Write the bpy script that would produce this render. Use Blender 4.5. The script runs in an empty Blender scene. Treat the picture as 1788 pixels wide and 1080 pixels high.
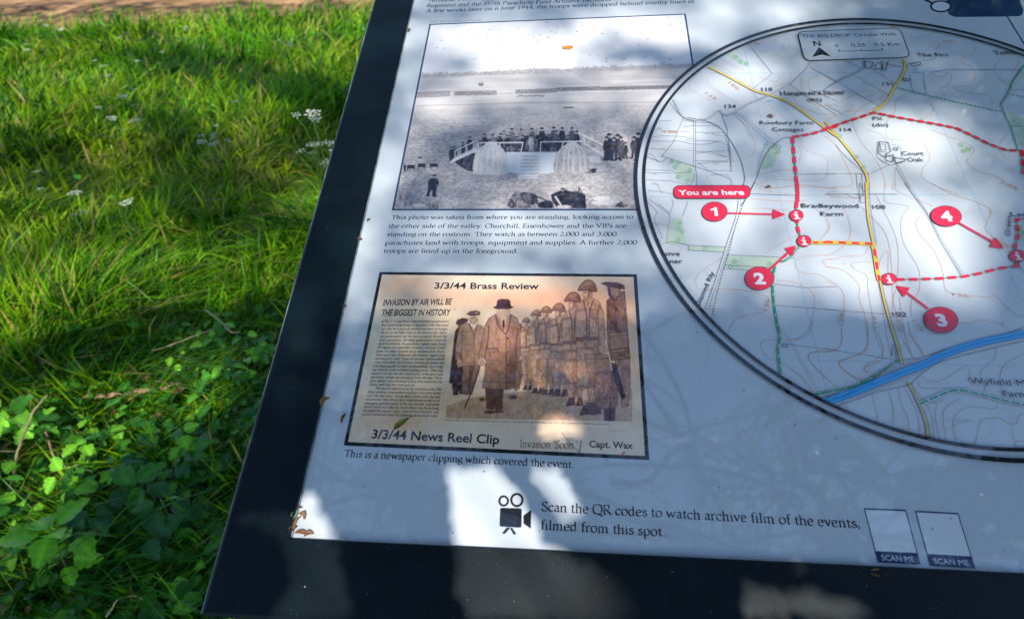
import bpy, math, random
import numpy as np
from mathutils import Vector, Matrix
R_ = math.radians
rng = np.random.default_rng(11); random.seed(11)
C = bpy.context.scene.collection
sc = bpy.context.scene

# ------------------------------------------------------------------ camera, light, exposure
U = 0.18                        # one kilometre square of the printed map, in metres
TILT = R_(22)                   # the panel leans back by this much from level
O = np.array([0.0, 0.0, 1.25])  # board origin in the world
BX = np.array([1.0, 0, 0]); BY = np.array([0, math.cos(TILT), math.sin(TILT)]); BN = np.array([0, -math.sin(TILT), math.cos(TILT)])
BM = np.column_stack([BX, BY, BN])
RC = np.array([[0.99643913, 0.05183247, -0.0665016], [0.01218042, -0.86894335, -0.49476165], [-0.08343084, 0.49218985, -0.86648049]])
CAMB = np.array([-1.19892116, -3.16179624, 2.49988196]) * U
F = 992.6
def B2W(p):                     # board metres -> world
    return O + np.asarray(p, float) @ BM.T
CAMW = B2W(CAMB)
RW = RC @ BM.T                  # world -> camera axes (right, down, forward)
cam_d = bpy.data.cameras.new('camera'); cam = bpy.data.objects.new('camera', cam_d); C.objects.link(cam); sc.camera = cam
cam.matrix_world = Matrix(((RW[0][0], -RW[1][0], -RW[2][0], CAMW[0]), (RW[0][1], -RW[1][1], -RW[2][1], CAMW[1]), (RW[0][2], -RW[1][2], -RW[2][2], CAMW[2]), (0, 0, 0, 1)))
cam_d.sensor_width = 36; cam_d.lens = F / 1788 * 36; cam_d.clip_start = 0.02; cam_d.clip_end = 2000
cam_d.dof.use_dof = True; cam_d.dof.focus_distance = 0.60; cam_d.dof.aperture_fstop = 7.0

SUN_EL, SUN_AZ = R_(48), R_(20)     # behind the viewer, a little to the right
SUN = np.array([math.sin(SUN_AZ) * math.cos(SUN_EL), -math.cos(SUN_AZ) * math.cos(SUN_EL), math.sin(SUN_EL)])
world = bpy.data.worlds.new('World'); sc.world = world; world.use_nodes = True
nt = world.node_tree; bg = nt.nodes['Background']
sky = nt.nodes.new('ShaderNodeTexSky'); sky.sky_type = 'NISHITA'; sky.sun_disc = False
sky.sun_elevation = SUN_EL; sky.sun_rotation = math.pi - SUN_AZ; sky.ozone_density = 1.8; sky.dust_density = 0.1
nt.links.new(sky.outputs[0], bg.inputs[0]); bg.inputs[1].default_value = 0.125
sun_d = bpy.data.lights.new('sun', 'SUN'); sun_d.energy = 4.3; sun_d.angle = R_(0.53); sun_d.color = (1, 0.955, 0.88)
sun = bpy.data.objects.new('sun', sun_d); C.objects.link(sun); sun.rotation_euler = Vector(SUN).to_track_quat('Z', 'Y').to_euler()
sc.view_settings.view_transform = 'Standard'; sc.view_settings.look = 'None'; sc.view_settings.gamma = 1
sc.view_settings.use_curve_mapping = False; sc.view_settings.exposure = 0.84
sc.render.engine = 'CYCLES'
sc.cycles.max_bounces = 8; sc.cycles.transparent_max_bounces = 8

# ------------------------------------------------------------------ geometry of the photograph: picture points -> points on real planes
HI = np.array([[9.71728913e-04, -2.26779304e-04, -1.24525200e+00], [-3.25176789e-05, -1.50583880e-03, 2.38507952e-01], [2.68000097e-05, 1.99387951e-04, 2.14979861e-01]])
def PB(pts):                    # picture px -> board metres (2D)
    pts = np.atleast_2d(np.asarray(pts, float)); q = np.c_[pts, np.ones(len(pts))] @ HI.T
    return q[:, :2] / q[:, 2:] * U
def ray(px, py):
    d = np.array([(px - 894) / F, (py - 540) / F, 1.0]) @ RW
    return d / np.linalg.norm(d)
def PG(px, py, z=0.0):          # picture px -> point at height z
    d = ray(px, py); t = (z - CAMW[2]) / d[2]
    return CAMW + d * t

# ------------------------------------------------------------------ materials
def mat(name, col, rough=0.5, spec=0.5, attr=None, noise=0, nscale=5, bump=0, bscale=200, trans=0, metal=0, ramp=None):
    m = bpy.data.materials.new(name); m.use_nodes = True; n = m.node_tree; b = n.nodes['Principled BSDF']
    b.inputs['Roughness'].default_value = rough; b.inputs['Specular IOR Level'].default_value = spec; b.inputs['Metallic'].default_value = metal
    b.inputs['Base Color'].default_value = (*col, 1)
    src = None
    if attr:
        a = n.nodes.new('ShaderNodeAttribute'); a.attribute_name = attr; src = a.outputs['Color']
    geo = n.nodes.new('ShaderNodeNewGeometry')
    if noise:
        t = n.nodes.new('ShaderNodeTexNoise'); t.inputs['Scale'].default_value = nscale; t.inputs['Detail'].default_value = 6
        n.links.new(geo.outputs['Position'], t.inputs['Vector'])
        mr = n.nodes.new('ShaderNodeMapRange'); mr.inputs['From Min'].default_value = .3; mr.inputs['From Max'].default_value = .7
        mr.inputs['To Min'].default_value = 1 - noise; mr.inputs['To Max'].default_value = 1 + noise
        n.links.new(t.outputs['Fac'], mr.inputs['Value'])
        mx = n.nodes.new('ShaderNodeVectorMath'); mx.operation = 'SCALE'
        if src: n.links.new(src, mx.inputs[0])
        else: mx.inputs[0].default_value = col
        n.links.new(mr.outputs[0], mx.inputs['Scale']); src = mx.outputs[0]
    if src: n.links.new(src, b.inputs['Base Color'])
    if bump:
        t = n.nodes.new('ShaderNodeTexNoise'); t.inputs['Scale'].default_value = bscale; t.inputs['Detail'].default_value = 3
        n.links.new(geo.outputs['Position'], t.inputs['Vector'])
        bp = n.nodes.new('ShaderNodeBump'); bp.inputs['Strength'].default_value = 1; bp.inputs['Distance'].default_value = bump
        n.links.new(t.outputs['Fac'], bp.inputs['Height']); n.links.new(bp.outputs[0], b.inputs['Normal'])
    if trans:
        tr = n.nodes.new('ShaderNodeBsdfTranslucent'); ms = n.nodes.new('ShaderNodeMixShader'); ms.inputs[0].default_value = trans
        if src: n.links.new(src, tr.inputs[0])
        else: tr.inputs[0].default_value = (*col, 1)
        n.links.new(b.outputs[0], ms.inputs[1]); n.links.new(tr.outputs[0], ms.inputs[2])
        n.links.new(ms.outputs[0], n.nodes['Material Output'].inputs['Surface'])
    return m

def print_mat(name, col, attr=None, noise=0.0, nscale=30):
    """ink under one clear glossy laminate: every ink shares the same gloss, faint waviness and smears"""
    m = mat(name, col, 0.05, 1.0, attr=attr, noise=noise, nscale=nscale); n = m.node_tree; b = n.nodes['Principled BSDF']; b.inputs['IOR'].default_value = 1.56
    geo = n.nodes.new('ShaderNodeNewGeometry')
    t = n.nodes.new('ShaderNodeTexNoise'); t.inputs['Scale'].default_value = 9; t.inputs['Detail'].default_value = 2
    n.links.new(geo.outputs['Position'], t.inputs['Vector'])
    bp = n.nodes.new('ShaderNodeBump'); bp.inputs['Strength'].default_value = 1; bp.inputs['Distance'].default_value = 0.00035
    n.links.new(t.outputs['Fac'], bp.inputs['Height']); n.links.new(bp.outputs[0], b.inputs['Normal'])
    t2 = n.nodes.new('ShaderNodeTexNoise'); t2.inputs['Scale'].default_value = 14; t2.inputs['Detail'].default_value = 8; t2.inputs['Roughness'].default_value = .7
    n.links.new(geo.outputs['Position'], t2.inputs['Vector'])
    mr = n.nodes.new('ShaderNodeMapRange'); mr.inputs['From Min'].default_value = .45; mr.inputs['From Max'].default_value = .75; mr.inputs['To Min'].default_value = .015; mr.inputs['To Max'].default_value = .06
    n.links.new(t2.outputs['Fac'], mr.inputs['Value']); n.links.new(mr.outputs[0], b.inputs['Roughness'])
    return m
INK = dict(
    white=print_mat('panel_white', (.45, .485, .505), noise=.035, nscale=7), black=print_mat('ink_black', (.012, .014, .02)),
    text=print_mat('ink_text', (.014, .016, .026)), grey=print_mat('ink_grey', (.13, .13, .16)), lgrey=print_mat('ink_light_grey', (.42, .42, .45)),
    red=print_mat('ink_red', (.62, .014, .04)), yellow=print_mat('ink_yellow', (.56, .40, .02)), road=print_mat('ink_road', (.66, .46, .06)),
    green=print_mat('ink_green', (.01, .24, .12)), lgreen=print_mat('ink_leaf_green', (.10, .42, .20)), wood=print_mat('ink_wood', (.40, .48, .37)),
    orange=print_mat('ink_contour', (.52, .29, .17)), grid=print_mat('ink_grid_blue', (.24, .42, .55)), blue=print_mat('ink_canal_blue', (.006, .30, .62)),
    dblue=print_mat('ink_dark_blue', (.01, .10, .26)), pwhite=print_mat('ink_paper_white', (.58, .60, .62)), brown=print_mat('ink_brown', (.20, .075, .045)),
    navy=print_mat('ink_navy', (.02, .045, .10)), news=print_mat('ink_newsprint', (.045, .03, .028)), mapw=print_mat('map_paper', (.46, .49, .51), noise=.03, nscale=9),
    photo=print_mat('printed_photograph', (1, 1, 1), attr='col'))

# ------------------------------------------------------------------ object helpers
def link(name, me, parent=None, kind=None):
    o = bpy.data.objects.new(name, me); C.objects.link(o)
    if parent: o.parent = parent
    if kind: o['kind'] = kind
    return o
def tag(o, label, cat, group=None):
    o['label'] = label; o['category'] = cat
    if group: o['group'] = group
    return o
def mesh(name, V, Fc, m=None, smooth=False, col=None):
    me = bpy.data.meshes.new(name); V = np.asarray(V, np.float32)
    if isinstance(Fc, np.ndarray):
        k = Fc.shape[1]; me.vertices.add(len(V)); me.vertices.foreach_set('co', V.ravel())
        me.loops.add(Fc.size); me.loops.foreach_set('vertex_index', Fc.ravel().astype(np.int32))
        me.polygons.add(len(Fc)); me.polygons.foreach_set('loop_start', np.arange(0, Fc.size, k, dtype=np.int32))
        me.polygons.foreach_set('loop_total', np.full(len(Fc), k, np.int32)); me.update(calc_edges=True)
    else:
        me.from_pydata(V.tolist(), [], [list(map(int, f)) for f in Fc]); me.update()
    if smooth: me.polygons.foreach_set('use_smooth', np.ones(len(me.polygons), bool))
    if col is not None:
        a = me.color_attributes.new('col', 'FLOAT_COLOR', 'POINT')
        c = np.ones((len(V), 4), np.float32); c[:, :3] = col; a.data.foreach_set('color', c.ravel())
    if m: me.materials.append(m)
    return me
def empty(name, loc, label=None, cat=None, group=None):
    o = bpy.data.objects.new(name, None); o.empty_display_size = .05; o.location = loc; C.objects.link(o)
    if label: tag(o, label, cat, group)
    return o
def tube_vf(pts, rad, n=6, base=0, cap=True):
    pts = np.asarray(pts, float); V = []; Fc = []
    T = np.gradient(pts, axis=0); T /= np.linalg.norm(T, axis=1, keepdims=True) + 1e-9
    a = np.array([0.3, .2, .9]); a = a - T[0] * (a @ T[0]); a /= np.linalg.norm(a)
    for i, p in enumerate(pts):
        a = a - T[i] * (a @ T[i]); a /= np.linalg.norm(a) + 1e-9; b = np.cross(T[i], a)
        r = rad[i] if hasattr(rad, '__len__') else rad
        for k in range(n):
            th = 2 * math.pi * k / n; V.append(p + r * (math.cos(th) * a + math.sin(th) * b))
    for i in range(len(pts) - 1):
        for k in range(n):
            k2 = (k + 1) % n; Fc.append((base + i * n + k, base + i * n + k2, base + (i + 1) * n + k2, base + (i + 1) * n + k))
    if cap:
        Fc.append(tuple(base + k for k in range(n))[::-1]); Fc.append(tuple(base + (len(pts) - 1) * n + k for k in range(n)))
    return V, Fc
def catmull(P, n=6, closed=False):
    P = np.asarray(P, float)
    if len(P) < 3 and not closed: return P
    Q = np.vstack([P[-1], P, P[0], P[1]]) if closed else np.vstack([2 * P[0] - P[1], P, 2 * P[-1] - P[-2]])
    out = []
    t = np.linspace(0, 1, n, endpoint=False)[:, None]
    for i in range(len(Q) - 3):
        a, b, c, d = Q[i:i + 4]
        out.append(.5 * ((2 * b) + (c - a) * t + (2 * a - 5 * b + 4 * c - d) * t ** 2 + (3 * b - a - 3 * c + d) * t ** 3))
    out = np.vstack(out)
    return out if closed else np.vstack([out, P[-1]])

# ------------------------------------------------------------------ the board
XL, XR, YB, YT = -2.318 * U, 3.55 * U, -2.868 * U, 2.6 * U      # sheet
RAIL_L, RAIL_B = .296 * U, .305 * U
cx_m = (XL + XR) / 2
base = B2W([cx_m, 0, 0]); ROOT = np.array([base[0], base[1], 0.0])
board = empty('information_board', ROOT, 'dark framed information board with archive photo, newspaper clipping and round route map', 'information board')
FR = mat('powder_coated_metal', (.0017, .0062, .0088), .36, .22, noise=.25, nscale=40, bump=.00009, bscale=2200)
def bmesh_(name, V, Fc, m, parent=board, smooth=False, col=None):
    W = B2W(V) - ROOT
    return link(name, mesh(name, W, Fc, m, smooth, col), parent)
def prism(name, prof, a, b, m, parent=board, axis='y'):
    """profile (u, z) swept along board x or y between a and b; mitre given by functions a(u), b(u)"""
    V = []; n = len(prof)
    for e in (a, b):
        for (u_, z) in prof:
            w = e(u_)
            V.append((u_, w, z) if axis == 'y' else (w, u_, z))
    Fc = [(k, (k + 1) % n, n + (k + 1) % n, n + k) for k in range(n)] + [tuple(range(n))[::-1], tuple(range(n, 2 * n))]
    return bmesh_(name, V, Fc, m, parent)
LIP = .0035
EDGE = mat('edge_highlight_wear_seal', (.13, .17, .18), .4, .5, noise=.6, nscale=60)
def profile(inner, outer):      # inner edge coordinate, outer edge coordinate
    s = 1 if outer > inner else -1; c = .0018
    return [(inner, -.004), (inner, LIP - .0006), (inner + s * .0006, LIP), (outer - s * c * 1.6, LIP), (outer - s * c * .5, LIP - c * .4), (outer, LIP - c * 1.6), (outer, -.042), (outer - s * .004, -.045), (inner + s * .01, -.045), (inner + s * .01, -.004)]
r_ = RAIL_L
dL = lambda u: (XL - u) / r_
prism('frame_rail', profile(XL, XL - RAIL_L), lambda u: YB - RAIL_B * max(0, (XL - u) / RAIL_L) if u <= XL else YB + (u - XL), lambda u: YT + RAIL_B * (XL - u) / RAIL_L, FR)
prism('frame_rail', profile(XR, XR + RAIL_L), lambda u: YB - RAIL_B * (u - XR) / RAIL_L, lambda u: YT + RAIL_B * (u - XR) / RAIL_L, FR)
g = .00015
prism('frame_rail', profile(YB, YB - RAIL_B), lambda u: XL + g - RAIL_L * (YB - u) / RAIL_B, lambda u: XR - g + RAIL_L * (YB - u) / RAIL_B, FR, axis='x')
prism('frame_rail', profile(YT, YT + RAIL_B), lambda u: XL + g - RAIL_L * (u - YT) / RAIL_B, lambda u: XR - g + RAIL_L * (u - YT) / RAIL_B, FR, axis='x')
E_ = .004
def box_vf(x0, x1, y0, y1, z0, z1):
    return [(x0, y0, z0), (x1, y0, z0), (x1, y1, z0), (x0, y1, z0), (x0, y0, z1), (x1, y0, z1), (x1, y1, z1), (x0, y1, z1)], [(3, 2, 1, 0), (4, 5, 6, 7), (0, 1, 5, 4), (1, 2, 6, 5), (2, 3, 7, 6), (3, 0, 4, 7)]
bmesh_('panel_sheet', *box_vf(XL + .0003, XR - .0003, YB + .0003, YT - .0003, -.0034, 0), INK['white'])
bmesh_('back_plate', *box_vf(XL - .01, XR + .01, YB - .01, YT + .01, -.040, -.0042), FR)
for px_ in (XL + .2, XR - .2):   # two square posts standing in the ground behind the lower third of the board
    t = B2W([px_, -.1, -.046])
    V, Fc = box_vf(t[0] - .035 - ROOT[0], t[0] + .035 - ROOT[0], t[1] - .035 - ROOT[1], t[1] + .035 - ROOT[1], -.05, t[2] - .012)
    link('support_post', mesh('support_post', V, Fc, FR), board)

bmesh_('worn_edge_highlight', *box_vf(XL - RAIL_L + .0002, XL - RAIL_L + .0011, YB - RAIL_B + .002, YT + RAIL_B - .002, LIP - .004, LIP - .0007), EDGE)  # paler strip paints the light caught by the outer bevel, along with wear
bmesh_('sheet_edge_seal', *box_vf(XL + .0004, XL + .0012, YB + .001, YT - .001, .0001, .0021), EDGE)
# ------------------------------------------------------------------ flat print, laid on the sheet in thin layers
LAY = [0]
def lay():
    LAY[0] += 1
    return 0.000004 * LAY[0]
def blk(ox, oy, s): return lambda P: np.asarray(P, float) * s + [ox, oy]
A = blk(1110, 30, .30568); Bk = blk(1440, 0, .30553); Ck = blk(1110, 320, .31475); Dk = blk(1440, 320, .31493); Ek = blk(1380, 560, .24071)
Fk = blk(840, 780, .27778); Gk = blk(1280, 780, .28412); Hk = blk(1110, 180, .14815); P1 = blk(680, 0, .3132); P2 = blk(680, 200, .25727); N1 = blk(600, 460, .33333); N2 = blk(780, 470, .32403)
PX = lambda P: np.asarray(P, float)
MC = np.array([.69991, -.95963]) * U; MR = 1.4778 * U; MRI = MR - .047 * U
def pxm(p):                     # metres per picture pixel around a picture point
    q = PB([p, (p[0] + 1, p[1])]); return np.linalg.norm(q[1] - q[0])
def strips(polys, name, ink, parent, widths, z=None):
    """each polyline (board metres) as a mitred ribbon"""
    z = lay() if z is None else z; V = []; Fc = []
    for P, w in zip(polys, widths):
        P = np.asarray(P); 
        if len(P) < 2: continue
        closed = np.allclose(P[0], P[-1]) and len(P) > 3
        d = np.diff(P, axis=0); L = np.linalg.norm(d, axis=1, keepdims=True) + 1e-12; d = d / L
        n = np.c_[-d[:, 1], d[:, 0]]
        nn = np.vstack([n[0], (n[:-1] + n[1:]) / 2, n[-1]])
        if closed: nn[0] = nn[-1] = (n[0] + n[-1]) / 2
        nn = nn / np.maximum((nn ** 2).sum(1, keepdims=True), .35)
        b = len(V)
        V.extend([(*q, z) for q in P + nn * w / 2]); V.extend([(*q, z) for q in P - nn * w / 2]); k = len(P)
        Fc.extend([(b + i + k, b + i + 1 + k, b + i + 1, b + i) for i in range(k - 1)])
    if not Fc: return None
    return bmesh_(name, V, np.array(Fc), INK[ink], parent)
def clipc(Q, rad):              # keep the runs of a dense polyline inside the map circle
    ins = ((Q - MC) ** 2).sum(1) < rad ** 2; out = []; cur = []
    for q, i in zip(Q, ins):
        if i: cur.append(q)
        elif cur: out.append(cur); cur = []
    if cur: out.append(cur)
    return [np.array(c) for c in out if len(c) > 1]
def line(T, pts, w, ink, parent, name, smooth=False, dash=None, clip=True, off=0, phase=0, z=None):
    """pts in a block of the photograph -> ribbon of w picture pixels; dash=(on, off) in picture pixels"""
    P = T(pts)
    if smooth: P = catmull(P, 8)
    if off:
        d = np.gradient(P, axis=0); d /= np.linalg.norm(d, axis=1, keepdims=True) + 1e-9; P = P + np.c_[-d[:, 1], d[:, 0]] * off
    seg = np.linalg.norm(np.diff(P, axis=0), axis=1); s = np.r_[0, np.cumsum(seg)]
    keep = np.r_[True, seg > 1e-6]; P = P[keep]; s = s[keep]
    def at(a): return np.c_[np.interp(a, s, P[:, 0]), np.interp(a, s, P[:, 1])]
    if dash:
        runs = []; a = phase
        while a < s[-1]:
            b = min(a + dash[0], s[-1])
            if b - a > .4: runs.append(at(np.linspace(a, b, max(2, int((b - a) / 4) + 1))))
            a += dash[0] + dash[1]
    else: runs = [at(np.unique(np.r_[s, np.arange(0, s[-1], 5)]))]
    polys = []; ws = []
    for r in runs:
        for q in (clipc(PB(r), MRI) if clip else [PB(r)]):
            polys.append(q); ws.append(w * pxm(r[len(r) // 2]))
    return strips(polys, name, ink, parent, ws, z)
def fill(T, pts, ink, parent, name, smooth=False, clip=False, z=None):
    P = T(pts)
    if smooth: P = catmull(P, 6, True)
    Q = PB(P); z = lay() if z is None else z
    if clip:
        d = Q - MC; r = np.linalg.norm(d, axis=1); k = r > MRI; Q[k] = MC + d[k] / r[k, None] * MRI
    from mathutils.geometry import tessellate_polygon
    V = [Vector((*q, 0)) for q in Q]; tris = tessellate_polygon([V])
    tris = [t for t in tris]
    Fn = []
    for t in tris:
        a, b, c = (Q[i] for i in t)
        Fn.append(t if (b[0] - a[0]) * (c[1] - a[1]) - (b[1] - a[1]) * (c[0] - a[0]) > 0 else t[::-1])
    return bmesh_(name, [(*q, z) for q in Q], Fn, INK[ink], parent)
def ringpts(cx, cy, rx, ry=None, n=40, rot=0):
    t = np.linspace(0, 2 * math.pi, n + 1); ry = rx if ry is None else ry
    x = rx * np.cos(t); y = ry * np.sin(t)
    return np.c_[cx + x * math.cos(rot) - y * math.sin(rot), cy + x * math.sin(rot) + y * math.cos(rot)]

def roundpoly(P, r, n=5):
    P = np.asarray(P, float); out = []
    for i in range(len(P)):
        a, b, c = P[i - 1], P[i], P[(i + 1) % len(P)]; u = (a - b) / np.linalg.norm(a - b); v = (c - b) / np.linalg.norm(c - b)
        for t in np.linspace(0, 1, n): out.append((1 - t) ** 2 * (b + u * r) + 2 * t * (1 - t) * b + t * t * (b + v * r))
    return np.array(out)
# ---- sans lettering: the built-in font, converted to flat meshes
SANS = {}
def sans_vf(txt, bold=0.0, space=1.0):
    if 'M' in txt: bold = 0.0       # the font's M does not survive thickening
    key = (txt, bold, space)
    if key in SANS: return SANS[key]
    cu = bpy.data.curves.new('t', 'FONT'); cu.body = txt; cu.offset = bold; cu.resolution_u = 3; cu.space_character = space;
    o = bpy.data.objects.new('t', cu); me = o.to_mesh()
    V = np.array([v.co[:2] for v in me.vertices]); Fc = [list(p.vertices) for p in me.polygons]
    o.to_mesh_clear(); bpy.data.objects.remove(o); bpy.data.curves.remove(cu)
    SANS[key] = (V, Fc); return V, Fc
def place_text(V, cap, T, p0, p1, caph, slant=0):
    """font coordinates -> board: baseline p0..p1, capital height caph in picture px; returns board coords"""
    a, b = T([p0, p1]); A0, B0 = PB([a, b]); up = PB([(a[0], a[1] - caph)])[0] - A0
    h = abs(up[1]) if abs(b[0] - a[0]) > abs(b[1] - a[1]) * 1.5 else None
    ex = B0 - A0; L = np.linalg.norm(ex); ex = ex / L; ey = np.array([-ex[1], ex[0]])
    if h is None: h = caph * pxm(a)
    w = V[:, 0].max(); sx = L / w; sy = h / cap
    X = V[:, 0] * sx + V[:, 1] * sy * slant; Y = V[:, 1] * sy
    return A0 + X[:, None] * ex + Y[:, None] * ey
def sans(txt, T, p0, p1, caph, ink, parent, name='lettering', bold=0.0, slant=0, space=1.0):
    V, Fc = sans_vf(txt, bold, space); V = V.copy(); V[:, 0] -= V[:, 0].min()
    Q = place_text(V, .70, T, p0, p1, caph, slant); z = lay()
    return bmesh_(name, [(*q, z) for q in Q], Fc, INK[ink], parent)

# ---- serif lettering: drawn with a broad nib
GL = {}
def G(ch, adv, s): GL[ch] = (adv, s)
G(' ', 25, ''); G('.', 24, 'd 12,3'); G(',', 24, 'd 12,3;l 13,3 8,-12'); G("'", 20, 'l 11,70 9,54'); G('-', 33, 'l 5,24 28,24'); G('(', 30, 'c 26,74 12,55 9,28 13,3 26,-16'); G(')', 30, 'c 5,74 19,55 22,28 18,3 5,-16')
G('a', 43, 'c 8,37 15,45 26,44 31,36 31,10 35,2 42,4;c 31,27 16,24 7,15 11,3 21,1 31,9')
G('b', 52, 'l 11,72 11,3;l 4,70 11,72;c 11,35 23,45 37,42 45,25 39,6 25,-1 11,5')
G('c', 43, 'c 39,38 28,45 14,42 6,24 12,5 26,-1 39,7;d 37,37')
G('d', 53, 'l 38,72 38,4;l 30,70 38,72;c 38,40 24,46 10,39 6,20 12,3 22,0 38,10;l 38,1 46,3')
G('e', 46, 'l 8,26 39,27;c 39,27 34,42 23,46 10,40 6,22 12,4 25,-1 40,8')
G('f', 31, 'c 34,68 27,73 18,68 15,58 15,2;l 4,45 30,45;l 5,0 26,0')
G('g', 47, 'c 22,45 10,41 7,30 12,20 23,16 34,21 37,31 33,42 22,45;c 15,18 10,11 15,6 32,5 40,-2 38,-13 24,-20 9,-17 5,-8 15,3;l 33,42 45,44')
G('h', 54, 'l 12,72 12,1;l 5,70 12,72;c 12,34 23,45 35,44 40,34 40,1;l 3,0 21,0;l 31,0 50,0')
G('i', 27, 'l 13,45 13,1;l 5,42 13,45;l 4,0 23,0;d 13,63')
G('j', 26, 'c 14,45 14,-8 9,-20 0,-23;l 6,42 14,45;d 13,63')
G('k', 50, 'l 12,72 12,1;l 5,70 12,72;l 14,22 36,43;l 21,27 43,1;l 3,0 21,0;l 28,45 43,45;l 36,0 49,0')
G('l', 27, 'l 13,72 13,1;l 5,70 13,72;l 4,0 23,0')
G('m', 82, 'l 12,45 12,1;l 4,42 12,45;c 12,34 22,45 33,44 38,34 38,1;c 38,34 48,45 60,44 66,34 66,1;l 3,0 21,0;l 30,0 47,0;l 57,0 76,0')
G('n', 54, 'l 12,45 12,1;l 4,42 12,45;c 12,34 23,45 35,44 40,34 40,1;l 3,0 21,0;l 31,0 50,0')
G('o', 51, 'c 25,46 11,41 6,23 11,5 25,-1 39,5 45,23 40,41 25,46')
G('p', 53, 'l 12,44 12,-26;l 4,41 12,44;c 12,35 23,45 37,43 46,25 41,6 28,-1 12,5;l 3,-26 22,-26')
G('q', 52, 'l 39,44 39,-26;c 39,40 24,46 10,39 6,20 12,3 22,0 39,10;l 30,-26 48,-26')
G('r', 37, 'l 12,45 12,1;l 4,42 12,45;c 12,32 19,42 28,45 35,43;d 33,42;l 3,0 23,0')
G('s', 38, 'c 32,37 22,46 11,43 9,33 19,25 31,18 33,7 21,-1 7,5;l 7,5 7,13')
G('t', 32, 'c 15,58 15,10 19,1 31,4;l 5,44 30,44')
G('u', 54, 'c 12,45 12,10 20,0 31,2 40,11;l 4,43 12,45;l 40,45 40,2;l 32,43 40,45;l 40,1 48,3')
G('v', 47, 'l 8,44 24,1;l 24,1 40,44;l 2,45 17,45;l 33,45 46,45')
G('w', 72, 'l 8,44 22,1;l 22,1 36,42;l 36,42 50,1;l 50,1 65,44;l 2,45 17,45;l 57,45 71,45')
G('x', 46, 'l 8,44 38,1;l 38,44 8,1;l 2,45 17,45;l 30,45 44,45;l 2,0 15,0;l 29,0 45,0')
G('y', 47, 'l 8,44 25,2;c 40,44 25,2 16,-18 6,-23;l 2,45 17,45;l 33,45 46,45')
G('z', 44, 'l 7,45 38,45;l 37,44 7,1;l 6,1 39,1')
G('A', 68, 'l 34,70 8,1;l 34,70 60,1;l 17,25 51,25;l 1,0 18,0;l 50,0 68,0')
G('B', 56, 'l 14,69 14,1;c 14,69 36,68 42,55 34,40 14,37;c 14,37 42,36 50,20 40,3 14,0;l 5,69 16,69;l 5,0 16,0')
G('C', 64, 'c 58,60 42,71 20,66 6,40 16,8 38,-1 58,10;l 58,54 58,66'); G('D', 70, 'l 14,69 14,1;c 14,69 46,68 64,50 64,20 46,2 14,0;l 5,69 16,69;l 5,0 16,0')
G('E', 55, 'l 14,69 14,1;l 5,69 48,69;l 14,37 40,37;l 5,0 50,0;l 48,69 48,58;l 50,0 51,12;l 40,43 40,31')
G('F', 52, 'l 14,69 14,1;l 5,69 47,69;l 14,36 39,36;l 5,0 24,0;l 47,69 47,57;l 39,42 39,30'); G('G', 70, 'c 60,60 42,71 20,66 6,40 16,8 40,-1 60,8;l 60,8 60,30;l 50,30 68,30')
G('H', 74, 'l 14,69 14,1;l 60,69 60,1;l 14,37 60,37;l 5,69 23,69;l 5,0 23,0;l 51,69 69,69;l 51,0 69,0')
G('I', 30, 'l 15,69 15,1;l 5,69 25,69;l 5,0 25,0'); G('J', 30, 'c 17,69 17,5 12,-12 0,-16;l 7,69 26,69'); G('K', 66, 'l 14,69 14,1;l 15,33 52,68;l 24,42 58,1;l 5,69 23,69;l 5,0 23,0;l 44,69 60,69;l 52,0 66,0')
G('L', 54, 'l 14,69 14,1;l 5,69 24,69;l 5,0 50,0;l 50,0 52,14'); G('M', 84, 'l 16,69 12,1;l 16,69 42,6;l 42,6 68,69;l 68,69 72,1;l 5,0 20,0;l 64,0 80,0;l 6,69 18,69;l 66,69 78,69')
G('P', 56, 'l 14,69 14,1;c 14,69 40,70 50,54 42,35 14,32;l 5,69 16,69;l 5,0 24,0'); G('Q', 74, 'c 38,71 14,64 6,35 14,6 38,-1 62,6 70,35 62,64 38,71;l 38,1 74,-16')
G('R', 64, 'l 14,69 14,1;c 14,69 40,70 48,54 40,38 14,35;l 28,36 58,1;l 5,69 16,69;l 5,0 24,0;l 54,0 65,0')
G('S', 50, 'c 43,60 30,71 13,66 9,52 24,38 40,26 42,9 25,-2 7,7;l 7,7 6,18;l 43,60 43,68'); G('T', 60, 'l 30,69 30,1;l 4,69 56,69;l 4,69 3,57;l 56,69 57,57;l 20,0 40,0')
G('U', 70, 'c 14,69 14,22 24,1 46,1 56,20 56,69;l 5,69 23,69;l 48,69 65,69'); G('V', 66, 'l 10,69 34,1;l 34,1 57,69;l 1,69 20,69;l 48,69 66,69'); G('W', 92, 'l 10,69 28,1;l 28,1 46,66;l 46,66 64,1;l 64,1 82,69;l 1,69 20,69;l 73,69 92,69')
G('0', 50, 'c 25,69 10,60 6,34 10,8 25,-1 40,8 44,34 40,60 25,69'); G('1', 50, 'l 26,69 26,1;l 12,60 26,69;l 12,0 40,0'); G('2', 50, 'c 8,56 22,69 38,62 40,47 28,24 7,1;l 7,1 44,1;l 44,1 46,10')
G('3', 50, 'c 10,60 24,69 38,62 36,44 20,38;c 20,38 42,34 42,12 24,-2 7,4'); G('4', 50, 'l 34,69 34,1;l 34,69 5,20;l 5,20 46,20;l 26,0 43,0'); G('5', 50, 'l 14,67 41,67;l 14,67 12,38;c 12,38 30,43 42,30 38,8 22,-2 7,4')
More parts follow.
